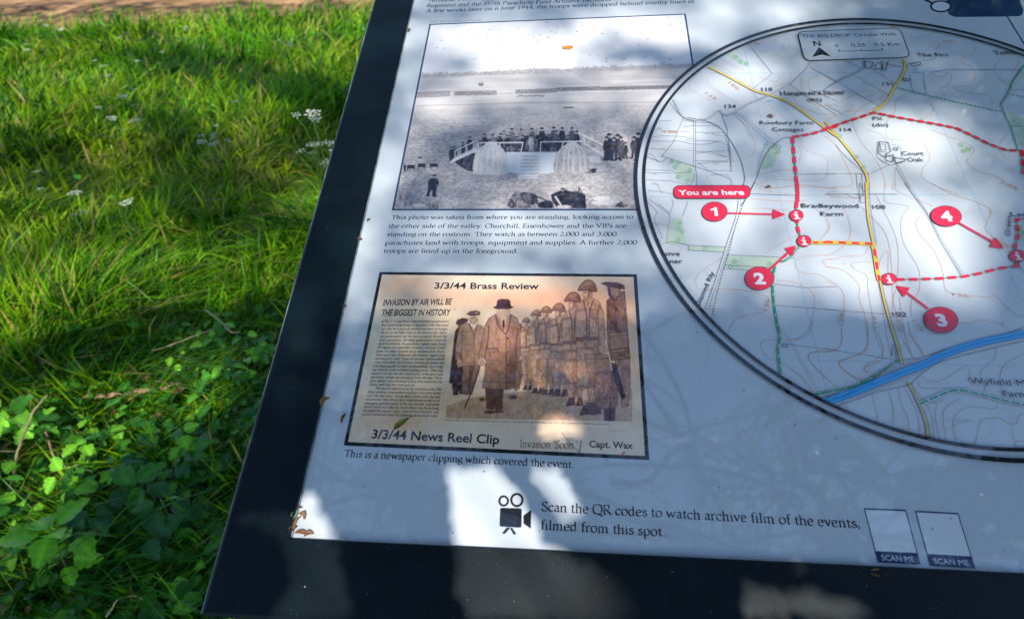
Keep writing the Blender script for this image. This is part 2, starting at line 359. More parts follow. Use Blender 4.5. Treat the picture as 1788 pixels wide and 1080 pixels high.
G('6', 50, 'c 42,67 22,56 8,30 12,6 26,-1 40,8 42,26 30,40 10,30'); G('7', 50, 'l 6,67 44,67;l 44,67 20,1'); G('8', 50, 'c 25,69 11,60 14,44 36,28 42,12 25,-1 8,12 14,30 38,46 38,62 25,69'); G('9', 50, 'c 8,1 28,12 42,38 38,62 24,69 10,60 8,42 20,28 40,38')
def serif_vf(txt, thick=8.6, thin=3.2, nsub=4):
    V = []; Fc = []; x = 0; k = 0
    for ch in txt:
        adv, s = GL.get(ch, GL['o'])
        for st in s.split(';'):
            if not st: continue
            P = np.array([[float(v) for v in q.split(',')] for q in st[2:].split()])
            zz = (k % 5) * 2e-6; k += 1; b = len(V)
            if st[0] == 'd':
                for i in range(6): V.append((x + P[0, 0] + 5 * math.cos(i * 1.047), P[0, 1] + 5 * math.sin(i * 1.047), zz))
                Fc.append(tuple(range(b, b + 6))); continue
            if st[0] == 'c': P = catmull(P, nsub)
            d = np.gradient(P, axis=0); ang = np.arctan2(d[:, 1], d[:, 0])
            w = np.maximum(thin, thick * np.abs(np.sin(ang - R_(32))))
            if st[0] == 'l' and abs(P[0, 1] - P[1, 1]) < 1.5: w[:] = thin * 1.15
            d /= np.linalg.norm(d, axis=1, keepdims=True) + 1e-9; n = np.c_[-d[:, 1], d[:, 0]] * w[:, None] / 2; m = len(P)
            for q in P + n: V.append((x + q[0], q[1], zz))
            for q in P - n: V.append((x + q[0], q[1], zz))
            for i in range(m - 1): Fc.append((b + m + i, b + m + i + 1, b + i + 1, b + i))
        x += adv
    return np.array(V), Fc
def serif(lines, T, ink, parent, name='lettering', slant=0, nsub=4, thick=12.5, thin=5.8):
    """lines: (text, start, end, cap height px) all in one text block"""
    VV = []; FF = []; z = lay(); lay(); lay()
    for (txt, p0, p1, ch) in lines:
        V, Fc = serif_vf(txt, thick, thin, nsub); V = V.copy(); V[:, 0] -= V[:, 0].min()
        Q = place_text(V[:, :2], 69, T, p0, p1, ch, slant); b = len(VV)
        VV.extend([(q[0], q[1], z + v[2]) for q, v in zip(Q, V)]); FF.extend([tuple(i + b for i in f) for f in Fc])
    return bmesh_(name, VV, FF, INK[ink], parent)

# ------------------------------------------------------------------ printed photographs: painted into a fine grid of coloured points
def homog(src, dst):
    Aq = []; 
    for (x, y), (u, v) in zip(src, dst):
        Aq.append([x, y, 1, 0, 0, 0, -u * x, -u * y, -u]); Aq.append([0, 0, 0, x, y, 1, -v * x, -v * y, -v])
    return np.linalg.svd(np.array(Aq))[2][-1].reshape(3, 3)
def apply(Hm, P):
    P = np.atleast_2d(P); q = np.c_[P, np.ones(len(P))] @ Hm.T; return q[:, :2] / q[:, 2:]
def vnoise(h, w, sy, sx, seed):
    r = np.random.default_rng(seed); gy, gx = int(h / sy) + 3, int(w / sx) + 3; g_ = r.random((gy, gx))
    y = np.arange(h)[:, None] / sy; x = np.arange(w)[None, :] / sx; iy = y.astype(int); ix = x.astype(int); fy = y - iy; fx = x - ix
    fy = fy * fy * (3 - 2 * fy); fx = fx * fx * (3 - 2 * fx)
    return (g_[iy, ix] * (1 - fx) + g_[iy, ix + 1] * fx) * (1 - fy) + (g_[iy + 1, ix] * (1 - fx) + g_[iy + 1, ix + 1] * fx) * fy
class Canvas:
    def __init__(s, w, h, quad):
        s.w, s.h, s.quad = w, h, quad; s.H = homog(quad, [(0, 0), (w - 1, 0), (w - 1, h - 1), (0, h - 1)]); s.a = np.full((h, w), .6); s.k = 1
    def pt(s, T, P): return apply(s.H, T(P))
    def mask(s, Q):
        x0, y0 = np.floor(Q.min(0)).astype(int) - 1; x1, y1 = np.ceil(Q.max(0)).astype(int) + 2
        x0, y0 = max(x0, 0), max(y0, 0); x1, y1 = min(x1, s.w), min(y1, s.h)
        if x1 <= x0 or y1 <= y0: return None
        m = np.zeros((y1 - y0, x1 - x0))
        for dx in (.0, .5):
            for dy in (.0, .5):
                X = np.arange(x0, x1)[None, :] + dx - .25; Y = np.arange(y0, y1)[:, None] + dy - .25; ins = np.zeros(m.shape, bool)
                xa, ya = Q[-1]
                for xb, yb in Q:
                    if ya != yb:
                        c = ((ya > Y) != (yb > Y)) & (X < (xb - xa) * (Y - ya) / (yb - ya) + xa); ins ^= c
                    xa, ya = xb, yb
                m += ins * .25
        return x0, y0, x1, y1, m
    def poly(s, T, P, tone, al=1.0, smooth=False, tex=0):
        Q = s.pt(T, P)
        if smooth: Q = catmull(Q, 5, True)
        r = s.mask(Q)
        if r is None: return
        x0, y0, x1, y1, m = r; m = m * al; sub = s.a[y0:y1, x0:x1]
        t = tone
        if tex: t = tone + tex * (vnoise(y1 - y0, x1 - x0, 3, 2.2, int(abs(P[0][0]) * 7) % 9999) - .5) + tex * (vnoise(y1 - y0, x1 - x0, 8, 6, int(abs(P[0][1]) * 3) % 9999) - .5)
        s.a[y0:y1, x0:x1] = sub * (1 - m) + t * m
    def ell(s, T, cx, cy, rx, ry, tone, al=1.0, rot=0, tex=0): s.poly(T, ringpts(cx, cy, rx, ry, 14, rot), tone, al, tex=tex)
    def ln(s, T, P, w, tone, al=1.0, smooth=False):
        Q = s.pt(T, P)
        if smooth: Q = catmull(Q, 5)
        w = w * np.linalg.norm(s.pt(T, [P[0]])[0] - s.pt(T, [(P[0][0] + 1, P[0][1])])[0])
        for a, b in zip(Q[:-1], Q[1:]):
            d = b - a; L = np.hypot(*d) + 1e-6; n = np.array([-d[1], d[0]]) / L * max(w, .9) / 2; e = d / L * w * .2
            r = s.mask(np.array([a + n - e, b + n + e, b - n + e, a - n - e]))
            if r is None: continue
            x0, y0, x1, y1, m = r; m = m * al * min(1, w / .9); s.a[y0:y1, x0:x1] = s.a[y0:y1, x0:x1] * (1 - m) + tone * m
    def blur(s, n=1):
        for _ in range(n):
            p = np.pad(s.a, 1, 'edge'); s.a = (p[:-2, 1:-1] + p[2:, 1:-1] + p[1:-1, :-2] + p[1:-1, 2:] + 4 * p[1:-1, 1:-1]) / 8
    def build(s, name, ramp, parent, tint=None):
        a = np.clip(s.a, 0, 1); ks = np.linspace(0, 1, len(ramp)); rp = np.array(ramp, float) / 255
        c = np.stack([np.interp(a, ks, rp[:, i]) for i in range(3)], -1)
        if tint is not None: c = c * tint
        c = c * .97
        lin = np.where(c <= .04045, c / 12.92, ((c + .055) / 1.055) ** 2.4)
        gx, gy = np.meshgrid(np.arange(s.w), np.arange(s.h)); q = PB(apply(np.linalg.inv(s.H), np.c_[gx.ravel(), gy.ravel()]))
        V = np.c_[q, np.full(len(q), lay())]; i = (np.arange(s.h - 1)[:, None] * s.w + np.arange(s.w - 1)[None, :]).ravel()
        return bmesh_(name, V, np.c_[i + s.w, i + s.w + 1, i + 1, i], INK['photo'], parent, col=np.clip(lin, 0, 1).reshape(-1, 3))

# --- archive photograph
QA = [(751, 43), (1196, 25), (1249, 366), (686, 366)]
cv = Canvas(640, 430, QA); h, w = cv.a.shape
yy = (np.arange(h) / h)[:, None]; xx = (np.arange(w) / w)[None, :]
hz = .325 - .012 * xx
skyt = .97 + .05 * vnoise(h, w, 60, 120, 1)
field = .66 + .10 * (yy - .33) + .10 * vnoise(h, w, 5, 60, 2) + .10 * vnoise(h, w, 14, 200, 3)
grass_ = .63 + .16 * (vnoise(h, w, 3, 6, 4) - .5) + .16 * (vnoise(h, w, 1.6, 3.2, 5) - .5) + .12 * (vnoise(h, w, 16, 34, 6) - .5)
t = np.clip((yy - .46) / .2, 0, 1); cv.a = np.where(yy < hz, skyt, field * (1 - t) + grass_ * t) + 0 * xx
rr = np.random.default_rng(5)
bandn = vnoise(h, w, 4, 5, 9)                                   # far trees on the skyline
cv.a = np.where((yy > hz - .004 - .022 * bandn * (.4 + vnoise(h, w, 400, 30, 10))) & (yy < hz + .012), .58 + .15 * bandn, cv.a)
cv.a = np.where((yy > .425) & (yy < .447) & (xx > .3 - (yy - .425) * 9), .80, cv.a)
cv.poly(P1, [(990, 385), (1700, 350), (1700, 440), (1100, 455)], .66, .5); cv.ln(P1, [(940, 380), (1080, 455), (1580, 445)], 6, .84, .6)
cv.ln(P1, [(160, 590), (700, 575), (1560, 570)], 5, .5, .5); cv.ln(P1, [(160, 545), (900, 535), (1560, 520)], 8, .78, .5)
for (x0, x1, ya, yb, th) in ((150, 340, 530, 522, 13), (365, 600, 522, 518, 10), (705, 930, 512, 505, 10), (930, 1180, 500, 492, 9), (1180, 1580, 495, 485, 8)):
    for i in range(int((x1 - x0) / 5)):
        for k in range(4):
            x = x0 + i * 5 + rr.uniform(-1.5, 1.5); y = ya + (yb - ya) * (x - x0) / (x1 - x0) + (k - 1.5) * th / 1.6 + rr.uniform(-1.5, 1.5)
            cv.ell(P1, x, y, 2.6, 2.6, .22, .75)
for i in range(22): cv.ell(P1, 712 + i * 7 + rr.uniform(-3, 3), 535 + rr.uniform(-4, 4), 3, 4, .25, .8)
for x in range(975, 1030, 8): cv.ell(P1, x, 601 + rr.uniform(-4, 3), 5, 4, .3, .9)
for x in range(600, 690, 12): cv.ell(P1, x, 521, 3.5, 2.5, .35, .8)
cv.ell(P1, 510, 470, 15, 10, .35, .9); cv.ell(P1, 510, 466, 9, 4, .7, .8)
for p in ((440, 168), (560, 167), (625, 200), (545, 194), (405, 197), (397, 214), (495, 217), (545, 207), (545, 220), (292, 226), (265, 268), (305, 271), (597, 254), (652, 251), (623, 263), (635, 290), (475, 329), (715, 157), (757, 147), (775, 192), (800, 204), (714, 209), (697, 234), (740, 227), (775, 230), (828, 227), (843, 194), (887, 210), (902, 177), (935, 150), (925, 184), (879, 126), (1045, 177), (1073, 142), (1082, 171), (1100, 162), (1065, 128), (1130, 149), (1187, 188), (1265, 187), (1455, 125), (1480, 118), (1570, 136), (1440, 219), (1118, 307), (1165, 309), (940, 291), (1210, 329), (1308, 329), (1425, 319), (1565, 332), (755, 267), (1555, 100), (1210, 345), (1330, 100), (1380, 150), (1390, 250), (1540, 290)):
    cv.ell(P1, p[0], p[1], rr.uniform(5, 9), rr.uniform(1.8, 3), .35, .8, rr.uniform(-.3, .3))
def man(x, yh, hgt, tone, legs=True, hat=True, coat=None, seat=False):
    """small standing figure seen from behind: x, top of head, total height in P2 units"""
    s = hgt / 100.0; c = tone if coat is None else coat
    cv.poly(P2, [(x - 13 * s, yh + 26 * s), (x - 8 * s, yh + 16 * s), (x + 8 * s, yh + 16 * s), (x + 14 * s, yh + 26 * s), (x + 17 * s, yh + 50 * s), (x + 11 * s, yh + 60 * s), (x - 11 * s, yh + 60 * s), (x - 17 * s, yh + 48 * s)], c, 1, True, tex=.14)
    if legs:
        for k in (-1, 1): cv.poly(P2, [(x + (k * 5 - 6) * s, yh + 55 * s), (x + (k * 5 + 6) * s, yh + 55 * s), (x + (k * 8 + 5) * s, yh + 97 * s), (x + (k * 8 - 4) * s, yh + 97 * s)], tone, 1, tex=.1)
        for k in (-1, 1): cv.ell(P2, x + k * 11 * s, yh + 97 * s, 8 * s, 3 * s, .1)
    cv.ell(P2, x, yh + 11 * s, 5.5 * s, 7 * s, .62)
    if hat: cv.ell(P2, x, yh + 4 * s, 10 * s, 3.6 * s, .12); cv.ell(P2, x, yh + 2 * s, 6 * s, 4 * s, .1)
cv.poly(P2, [(600, 180), (760, 150), (1000, 140), (1290, 150), (1300, 200), (1290, 250), (780, 255), (610, 215)], .26, .85, tex=.35)
# dark ground and steps around the rostrum
cv.poly(P2, [(440, 320), (560, 260), (600, 270), (590, 395), (530, 380), (480, 350)], .16, .9, tex=.3); cv.poly(P2, [(1340, 370), (1410, 365), (1400, 395), (1330, 400)], .2, .8, tex=.3)
for x, yh, hh, tn in ((545, 150, 120, .13), (440, 215, 110, .12), (420, 220, 105, .14), (500, 190, 90, .12)): man(x, yh, hh, tn)
for x, yh, hh, tn, ct in ((645, 132, 120, .13, .12), (700, 135, 110, .3, .45), (757, 128, 125, .1, .1), (830, 95, 120, .3, .38), (778, 110, 100, .3, .5), (893, 98, 115, .35, .55), (966, 94, 120, .3, .36), (1035, 90, 140, .12, .13), (1115, 86, 130, .28, .33), (1172, 88, 130, .12, .12), (1237, 88, 120, .25, .32)): man(x, yh, hh, tn, coat=ct)
for x, yh, hh, tn, ct in ((800, 140, 110, .12, .12), (908, 142, 110, .14, .14), (868, 150, 100, .2, .28), (1085, 135, 110, .15, .18), (1130, 108, 130, .2, .36), (1150, 150, 100, .12, .14), (1210, 140, 105, .2, .3), (1270, 112, 120, .1, .11), (1195, 150, 100, .13, .15), (1020, 150, 95, .12, .12), (740, 150, 95, .12, .12)): man(x, yh, hh, tn, coat=ct)
for k in range(26): cv.ell(P2, rr.uniform(760, 1180), rr.uniform(205, 248), rr.uniform(4, 12), rr.uniform(2, 6), rr.choice([.1, .15, .6, .4]), .8)
man(962, 140, 122, .62, coat=.66)
cv.poly(P2, [(795, 255), (1140, 258), (1115, 395), (1000, 405), (860, 400), (800, 385)], 1.0, 1, tex=.03)     # white front
def skirt(cx, x0, x1, y1, tone):
    cv.poly(P2, [(cx - 28, 190), (cx + 28, 190), (x1 - 35, 235), (x1 - 8, 290), (x1, y1), (cx, y1 + 12), (x0, y1), (x0 + 10, 270), (x0 + 45, 235)], tone, 1, True, tex=.12)
    for k in range(16):
        f = k / 15; xb = x0 + (x1 - x0) * f + rr.uniform(-7, 7); xt = cx - 25 + 50 * f; mid = xt + (xb - xt) * .78
        cv.ln(P2, [(xt, 195), (mid, 245), (xb, y1 - 5)], 2.4, tone - .20, .5, True)
    for k in range(6):
        f = k / 5; xb = x0 + 14 + (x1 - x0 - 28) * f + rr.uniform(-9, 9); xt = cx - 20 + 40 * f; mid = xt + (xb - xt) * .8
        cv.ln(P2, [(xt, 195), (mid, 252), (xb, y1 - 4)], 6, .96, .7, True)
skirt(690, 572, 800, 395, .78); skirt(1242, 1120, 1352, 388, .68)
for P in ([(612, 192), (906, 190)], [(1026, 186), (1305, 182)], [(440, 250), (572, 186)], [(430, 305), (590, 225)], [(1305, 135), (1470, 215)], [(1330, 200), (1460, 278)]): cv.ln(P2, P, 8, .93)
for P in ([(604, 190), (604, 260)], [(750, 192), (750, 225)], [(906, 190), (890, 265)], [(1028, 186), (1022, 262)], [(1180, 185), (1170, 220)], [(445, 250), (445, 320)], [(1318, 140), (1326, 205)]): cv.ln(P2, P, 7, .9)
cv.poly(P2, [(440, 300), (590, 232), (600, 245), (415, 330), (405, 322)], .9); cv.poly(P2, [(1350, 285), (1420, 285), (1438, 320), (1428, 330), (1360, 320)], .88)
cv.poly(P2, [(900, 265), (1016, 265), (1012, 435), (880, 432)], .96, 1)
for k in range(7): cv.ln(P2, [(892 - k, 282 + k * 24), (1014, 285 + k * 23)], 4, .45, .8); cv.ln(P2, [(892 - k, 289 + k * 24), (1014, 292 + k * 23)], 5, .95, .8)
cv.ln(P2, [(900, 262), (878, 438)], 6, .92); cv.ln(P2, [(1018, 262), (1014, 405)], 6, .92)
for x, yh, hh, tn in ((1490, 130, 185, .11), (1475, 150, 160, .13), (1550, 135, 180, .14), (1525, 155, 150, .2), (1600, 190, 110, .2), (1570, 150, 150, .3), (1690, 125, 190, .18), (1660, 150, 150, .25), (1740, 120, 200, .2), (1790, 130, 190, .22), (1850, 130, 190, .25)): man(x, yh, hh, tn)
for x, y in ((145, 355), (218, 345), (300, 345)):
    cv.poly(P2, [(x - 25, y - 14), (x + 25, y - 14), (x + 28, y + 10), (x - 26, y + 12)], .13); cv.ln(P2, [(x - 20, y + 8), (x - 24, y + 30)], 4, .2); cv.ln(P2, [(x + 22, y + 8), (x + 24, y + 26)], 4, .2); cv.ln(P2, [(x - 24, y - 16), (x + 24, y - 16)], 4, .8)
cv.ell(P2, 207, 295, 12, 7, .15); cv.ell(P2, 207, 307, 10, 10, .8); man(104, 330, 60, .2)
cv.poly(P2, [(280, 435), (310, 430), (332, 450), (334, 475), (322, 492), (318, 515), (312, 552), (290, 552), (292, 515), (278, 520), (268, 552), (250, 550), (262, 510), (262, 460)], .10, 1, True, tex=.08)
cv.ell(P2, 304, 424, 10, 12, .55); cv.ell(P2, 304, 412, 16, 5, .1); cv.ell(P2, 320, 480, 6, 4, .6); cv.ell(P2, 262, 552, 14, 4, .08); cv.ell(P2, 308, 553, 18, 4, .08)
for k in range(12): x = rr.uniform(60, 130); cv.ln(P2, [(x, 580), (x + rr.uniform(-12, 12), rr.uniform(530, 560))], 3, .3, .7)
cv.poly(P2, [(20, 630), (60, 585), (250, 600), (330, 640), (300, 650)], .55, .6, True, tex=.3); cv.ell(P2, 200, 615, 45, 12, .82, .8, tex=.2)
for k in range(14): x = rr.uniform(270, 330); cv.ln(P2, [(x, 640), (x + rr.uniform(-6, 6), rr.uniform(585, 620))], 3, .2, .7)
# equipment heap and jeep-like vehicle in the foreground
cv.poly(P2, [(810, 630), (812, 580), (850, 530), (880, 520), (905, 545), (930, 600), (960, 630)], .42, 1, True, tex=.35)
cv.poly(P2, [(900, 530), (975, 535), (1000, 560), (1005, 605), (940, 610), (905, 580)], .2, 1, True, tex=.35)
for k in range(6): cv.ln(P2, [(905 + k * 14, 535), (925 + k * 14, 600)], 3, .6, .7)
cv.ell(P2, 830, 610, 18, 26, .12, .8); cv.ell(P2, 828, 610, 10, 16, .5, .8); cv.ln(P2, [(985, 550), (1070, 585)], 7, .12)
cv.poly(P2, [(1010, 600), (1090, 585), (1110, 610), (1100, 635), (1020, 630)], .12, 1, True, tex=.2)
cv.poly(P2, [(1095, 545), (1150, 520), (1190, 510), (1240, 525), (1270, 520), (1330, 545), (1335, 635), (1150, 635), (1110, 600)], .11, 1, tex=.22)
cv.ln(P2, [(1285, 490), (1285, 560)], 5, .08); cv.ln(P2, [(1270, 560), (1290, 500), (1320, 560)], 4, .1); cv.ln(P2, [(1125, 555), (1165, 615)], 12, .75); cv.ell(P2, 1176, 505, 14, 8, .15); cv.ell(P2, 1176, 514, 10, 8, .5)
for k in range(30): x = rr.uniform(1110, 1320); y = rr.uniform(530, 620); cv.ln(P2, [(x, y), (x + rr.uniform(-25, 25), y + rr.uniform(-12, 12))], 3, rr.choice([.45, .6, .05]), .7)
cv.poly(P2, [(1140, 618), (1200, 612), (1240, 625), (1220, 638), (1140, 636)], .72, 1, tex=.15)
cv.ell(P2, 1440, 570, 60, 16, .86, .9); cv.ell(P2, 1430, 600, 60, 14, .86, .9); cv.poly(P2, [(1520, 620), (1570, 590), (1620, 615), (1600, 632), (1530, 630)], .3, 1, tex=.4)
cv.blur(1); cv.a += .07 * (np.random.default_rng(7).random((h, w)) - .5)
photo = cv.build('archive_photograph', [(12, 13, 22), (62, 58, 64), (130, 123, 124), (190, 184, 180), (214, 213, 214)], board)
photo['label'] = 'black and white archive photograph of a crowd on a draped rostrum in a field'
def border(q, wpx, name, parent, ink='black'):
    P = PB([q[0], q[1], q[2], q[3], q[0]]); V = []; z = lay(); c = P[:4].mean(0); n = 4; wd = wpx * .18 / 300
    Fc = []
    inn = []; out = []
    for i in range(4):
        p = P[i]; a = P[i - 1] if i else P[3]; b = P[i + 1]; d1 = (p - a) / np.linalg.norm(p - a); d2 = (b - p) / np.linalg.norm(b - p)
        n1 = np.array([-d1[1], d1[0]]); n2 = np.array([-d2[1], d2[0]]); m_ = (n1 + n2); m_ /= (m_ @ n1)
        inn.append(p - m_ * wd / 2); out.append(p + m_ * wd / 2)
    V = [(*q_, z) for q_ in inn + out]; Fc = [(i, (i + 1) % 4, 4 + (i + 1) % 4, 4 + i) for i in range(4)]
    return bmesh_(name, V, Fc, INK[ink], parent)
border(QA, 3.6, 'border', photo, 'navy')
serif([('RAF Welford Historical Society', (752, 39.8), (841, 36.4), 2.6)], PX, 'grey', board, 'credit_text', slant=.25, nsub=3)
serif([('Airborne Division, the 501st Parachute Infantry', (748, 3.6), (1000, -5.5), 5.6), ('Regiment and the 377th Parachute Field Artillery Battalion.', (744.8, 13), (1068, 2), 5.6),
       ('A few weeks later on 6 June 1944, the troops were dropped behind enemy lines in', (743.6, 22.2), (1212, 5.0), 5.6)], PX, 'text', board, 'paragraph_text', slant=.08)
serif([('This photo was taken from where you are standing, looking across to', (682.6, 382.4), (1106, 381.6), 6.4),
       ('the other side of the valley. Churchill, Eisenhower and the VIPs are', (678, 397.6), (1093.4, 397.4), 6.6),
       ('standing on the rostrum. They watch as between 2,000 and 3,000', (675.5, 412), (1076.6, 411.7), 6.6),
       ('parachutes land with troops, equipment and supplies. A further 2,000', (672, 427), (1112.5, 426.5), 6.8),
       ('troops are lined up in the foreground.', (669.5, 441), (904, 441.4), 6.8)], PX, 'text', board, 'caption_text', slant=.06)
serif([('This is a newspaper clipping which covered the event.', (600, 796.5), (1001, 816), 12)], PX, 'text', board, 'caption_text')
serif([('Scan the QR codes to watch archive film of the events,', (945, 891), (1501.6, 921), 15.5), ('filmed from this spot.', (944.5, 923), (1161, 935.5), 15.5)], PX, 'text', board, 'instruction_text')

# --- newspaper clipping
QN = [(665, 477), (1109, 481), (1130, 799), (604, 774)]
cn = Canvas(620, 440, QN); h, w = cn.a.shape; yy = (np.arange(h) / h)[:, None]; xx = (np.arange(w) / w)[None, :]
cn.a = .97 + .05 * (vnoise(h, w, 40, 60, 21) - .5) + .03 * (vnoise(h, w, 4, 4, 22) - .5) + 0 * xx
cv_old = cv; cv = cn
gq = cn.pt(N1, [(585, 640), (530, 800)]); 
cn.poly(N2, [(-2, 735), (130, 690), (420, 655), (700, 640), (1000, 640), (1000, 820), (-5, 800)], .70, .9, tex=.16)
for k in range(620):
    x = rr.uniform(5, 995); y = rr.uniform(670, 812); 
    if y > 690 + (x < 200) * 40 - x * .03: cn.ln(N2, [(x, y), (x + rr.uniform(-6, 6), y - rr.uniform(3, 10))], 2, rr.choice([.42, .52, .92]), .6)
def S(P, tone, al=1, sm=False, tex=.12, ol=None, ow=3.2):
    cn.poly(N2, P, tone, al, sm, tex)
    if ol is None: ol = max(.10, tone - .40); ow = ow * .75
    if ol: cn.ln(N2, list(P) + [P[0]], ow, ol, .8)
def l2(P, wd, tone, al=.85, sm=False): cn.ln(N2, P, wd, tone, al, sm)
def fold(x0, x1, y0, y1, n, dark, lit, wd=3, dx=8, dy=30):
    for k in range(n): x = rr.uniform(x0, x1); y = rr.uniform(y0, y1); l2([(x, y), (x + rr.uniform(-dx, dx), y + rr.uniform(dy * .3, dy))], wd * rr.uniform(.6, 1.4), dark if rr.random() < .6 else lit, .5)
# half hidden man at the far left
S([(46, 335), (70, 300), (92, 310), (88, 420), (84, 615), (48, 616), (14, 610), (26, 500)], .17, tex=.08); fold(30, 80, 340, 560, 12, .1, .3); S([(28, 615), (84, 618), (84, 668), (70, 672), (64, 640), (60, 676), (36, 676)], .14)
cn.ell(N2, 96, 300, 20, 20, .66, tex=.1); S([(50, 288), (58, 272), (86, 262), (116, 268), (112, 280), (84, 296), (58, 302)], .20, tex=.06)
# officer with peaked cap and lighter tunic
S([(92, 512), (182, 510), (172, 560), (158, 600), (136, 672), (112, 674), (108, 676), (84, 670), (80, 590)], .46, tex=.12); S([(124, 520), (150, 520), (132, 600), (124, 668), (112, 660), (118, 580)], .26, ol=0); fold(92, 165, 525, 640, 14, .26, .6)
S([(68, 310), (104, 288), (122, 292), (146, 330), (166, 296), (198, 308), (206, 360), (196, 430), (184, 514), (84, 520), (80, 440), (72, 500), (46, 482), (50, 400)], .60, tex=.12); fold(60, 190, 310, 500, 34, .38, .78)
l2([(118, 292), (146, 350), (148, 410)], 4, .22); l2([(164, 298), (150, 350)], 4, .24); l2([(148, 350), (150, 512)], 3, .3); l2([(84, 330), (80, 440)], 4, .28); l2([(48, 446), (80, 452)], 5, .22); l2([(48, 460), (79, 466)], 5, .22); l2([(86, 505), (182, 500)], 3, .35); S([(100, 400), (138, 402), (136, 440), (100, 436)], .58, .6, ow=2)
cn.ell(N2, 68, 506, 15, 22, .74, tex=.15); l2([(56, 500), (60, 524)], 3, .35); l2([(70, 500), (74, 528)], 3, .35)
cn.ell(N2, 146, 270, 21, 26, .74, tex=.1); l2([(140, 262), (152, 262)], 4, .3); l2([(164, 262), (166, 282)], 3, .4); l2([(146, 288), (160, 288)], 3, .35); l2([(126, 262), (130, 290)], 5, .45)
S([(106, 240), (128, 226), (160, 222), (180, 230), (176, 244), (128, 248)], .34, tex=.1); l2([(120, 246), (178, 244)], 8, .12); cn.ell(N2, 160, 234, 6, 5, .7)
# sleeve of the man behind the dark overcoat
S([(380, 300), (402, 290), (420, 340), (432, 430), (428, 455), (404, 470), (388, 430)], .40); 
for y_ in (398, 414, 430): l2([(398, y_), (430, y_ - 4)], 5, .14)
S([(364, 500), (400, 488), (412, 545), (392, 640), (368, 655)], .50); fold(368, 405, 500, 620, 8, .3, .66)
# central man in a dark overcoat
S([(208, 636), (308, 636), (300, 700), (302, 750), (264, 756), (258, 700), (254, 756), (214, 748)], .27, tex=.12); l2([(258, 640), (256, 750)], 5, .1); fold(215, 300, 645, 730, 14, .16, .44)
S([(228, 262), (262, 242), (285, 258), (303, 280), (325, 260), (346, 242), (380, 262), (396, 310), (408, 380), (404, 440), (388, 486), (372, 500), (366, 560), (372, 638), (340, 644), (262, 646), (192, 638), (206, 560), (208, 516), (172, 502), (176, 440), (196, 360), (208, 300)], .54, tex=.14, ow=4)
S([(330, 300), (392, 310), (402, 420), (372, 500), (366, 560), (372, 636), (330, 640)], .36, .5, ol=0); S([(212, 300), (250, 270), (240, 400), (214, 480)], .62, .5, ol=0); fold(215, 370, 290, 620, 90, .30, .64, 3, 7, 50)
l2([(262, 244), (276, 300), (318, 352)], 6, .16); l2([(346, 244), (338, 300), (320, 352)], 6, .14); l2([(320, 352), (322, 642)], 5, .15); l2([(218, 428), (276, 424)], 6, .15); l2([(276, 424), (276, 446)], 4, .18); l2([(218, 448), (276, 444)], 3, .2); l2([(228, 300), (220, 400), (206, 470), (212, 520)], 5, .15); l2([(385, 320), (372, 400), (374, 480)], 5, .12); l2([(192, 606), (368, 612)], 3, .2)
S([(286, 258), (303, 272), (324, 258), (320, 300), (296, 300)], .80, tex=.05, ow=2); S([(300, 274), (312, 274), (314, 300), (306, 330), (300, 300)], .09, ol=0)
for k in range(3): cn.ell(N2, 330, 372 + 72 * k, 5, 5, .1)
cn.ell(N2, 303, 236, 37, 34, .82, tex=.06); l2([(270, 232), (272, 250), (292, 268)], 4, .5); l2([(322, 214), (334, 216)], 3, .4); l2([(316, 250), (332, 250)], 3, .42); l2([(338, 216), (340, 246), (326, 264)], 3, .5)
S([(250, 204), (268, 198), (274, 168), (292, 160), (332, 162), (342, 172), (344, 196), (358, 204), (340, 212), (268, 214)], .15, tex=.05); l2([(272, 194), (343, 194)], 7, .06)
cn.ell(N2, 190, 500, 22, 22, .76, tex=.12); l2([(178, 496), (196, 516)], 3, .35); l2([(184, 486), (204, 506)], 3, .35); l2([(180, 516), (140, 640), (98, 744)], 7, .16, 1)
for x_, y_, w_ in ((232, 768, 28), (282, 764, 26), (190, 700, 16), (356, 688, 24)): cn.ell(N2, x_, y_, w_, 11, .25, .9, tex=.2)
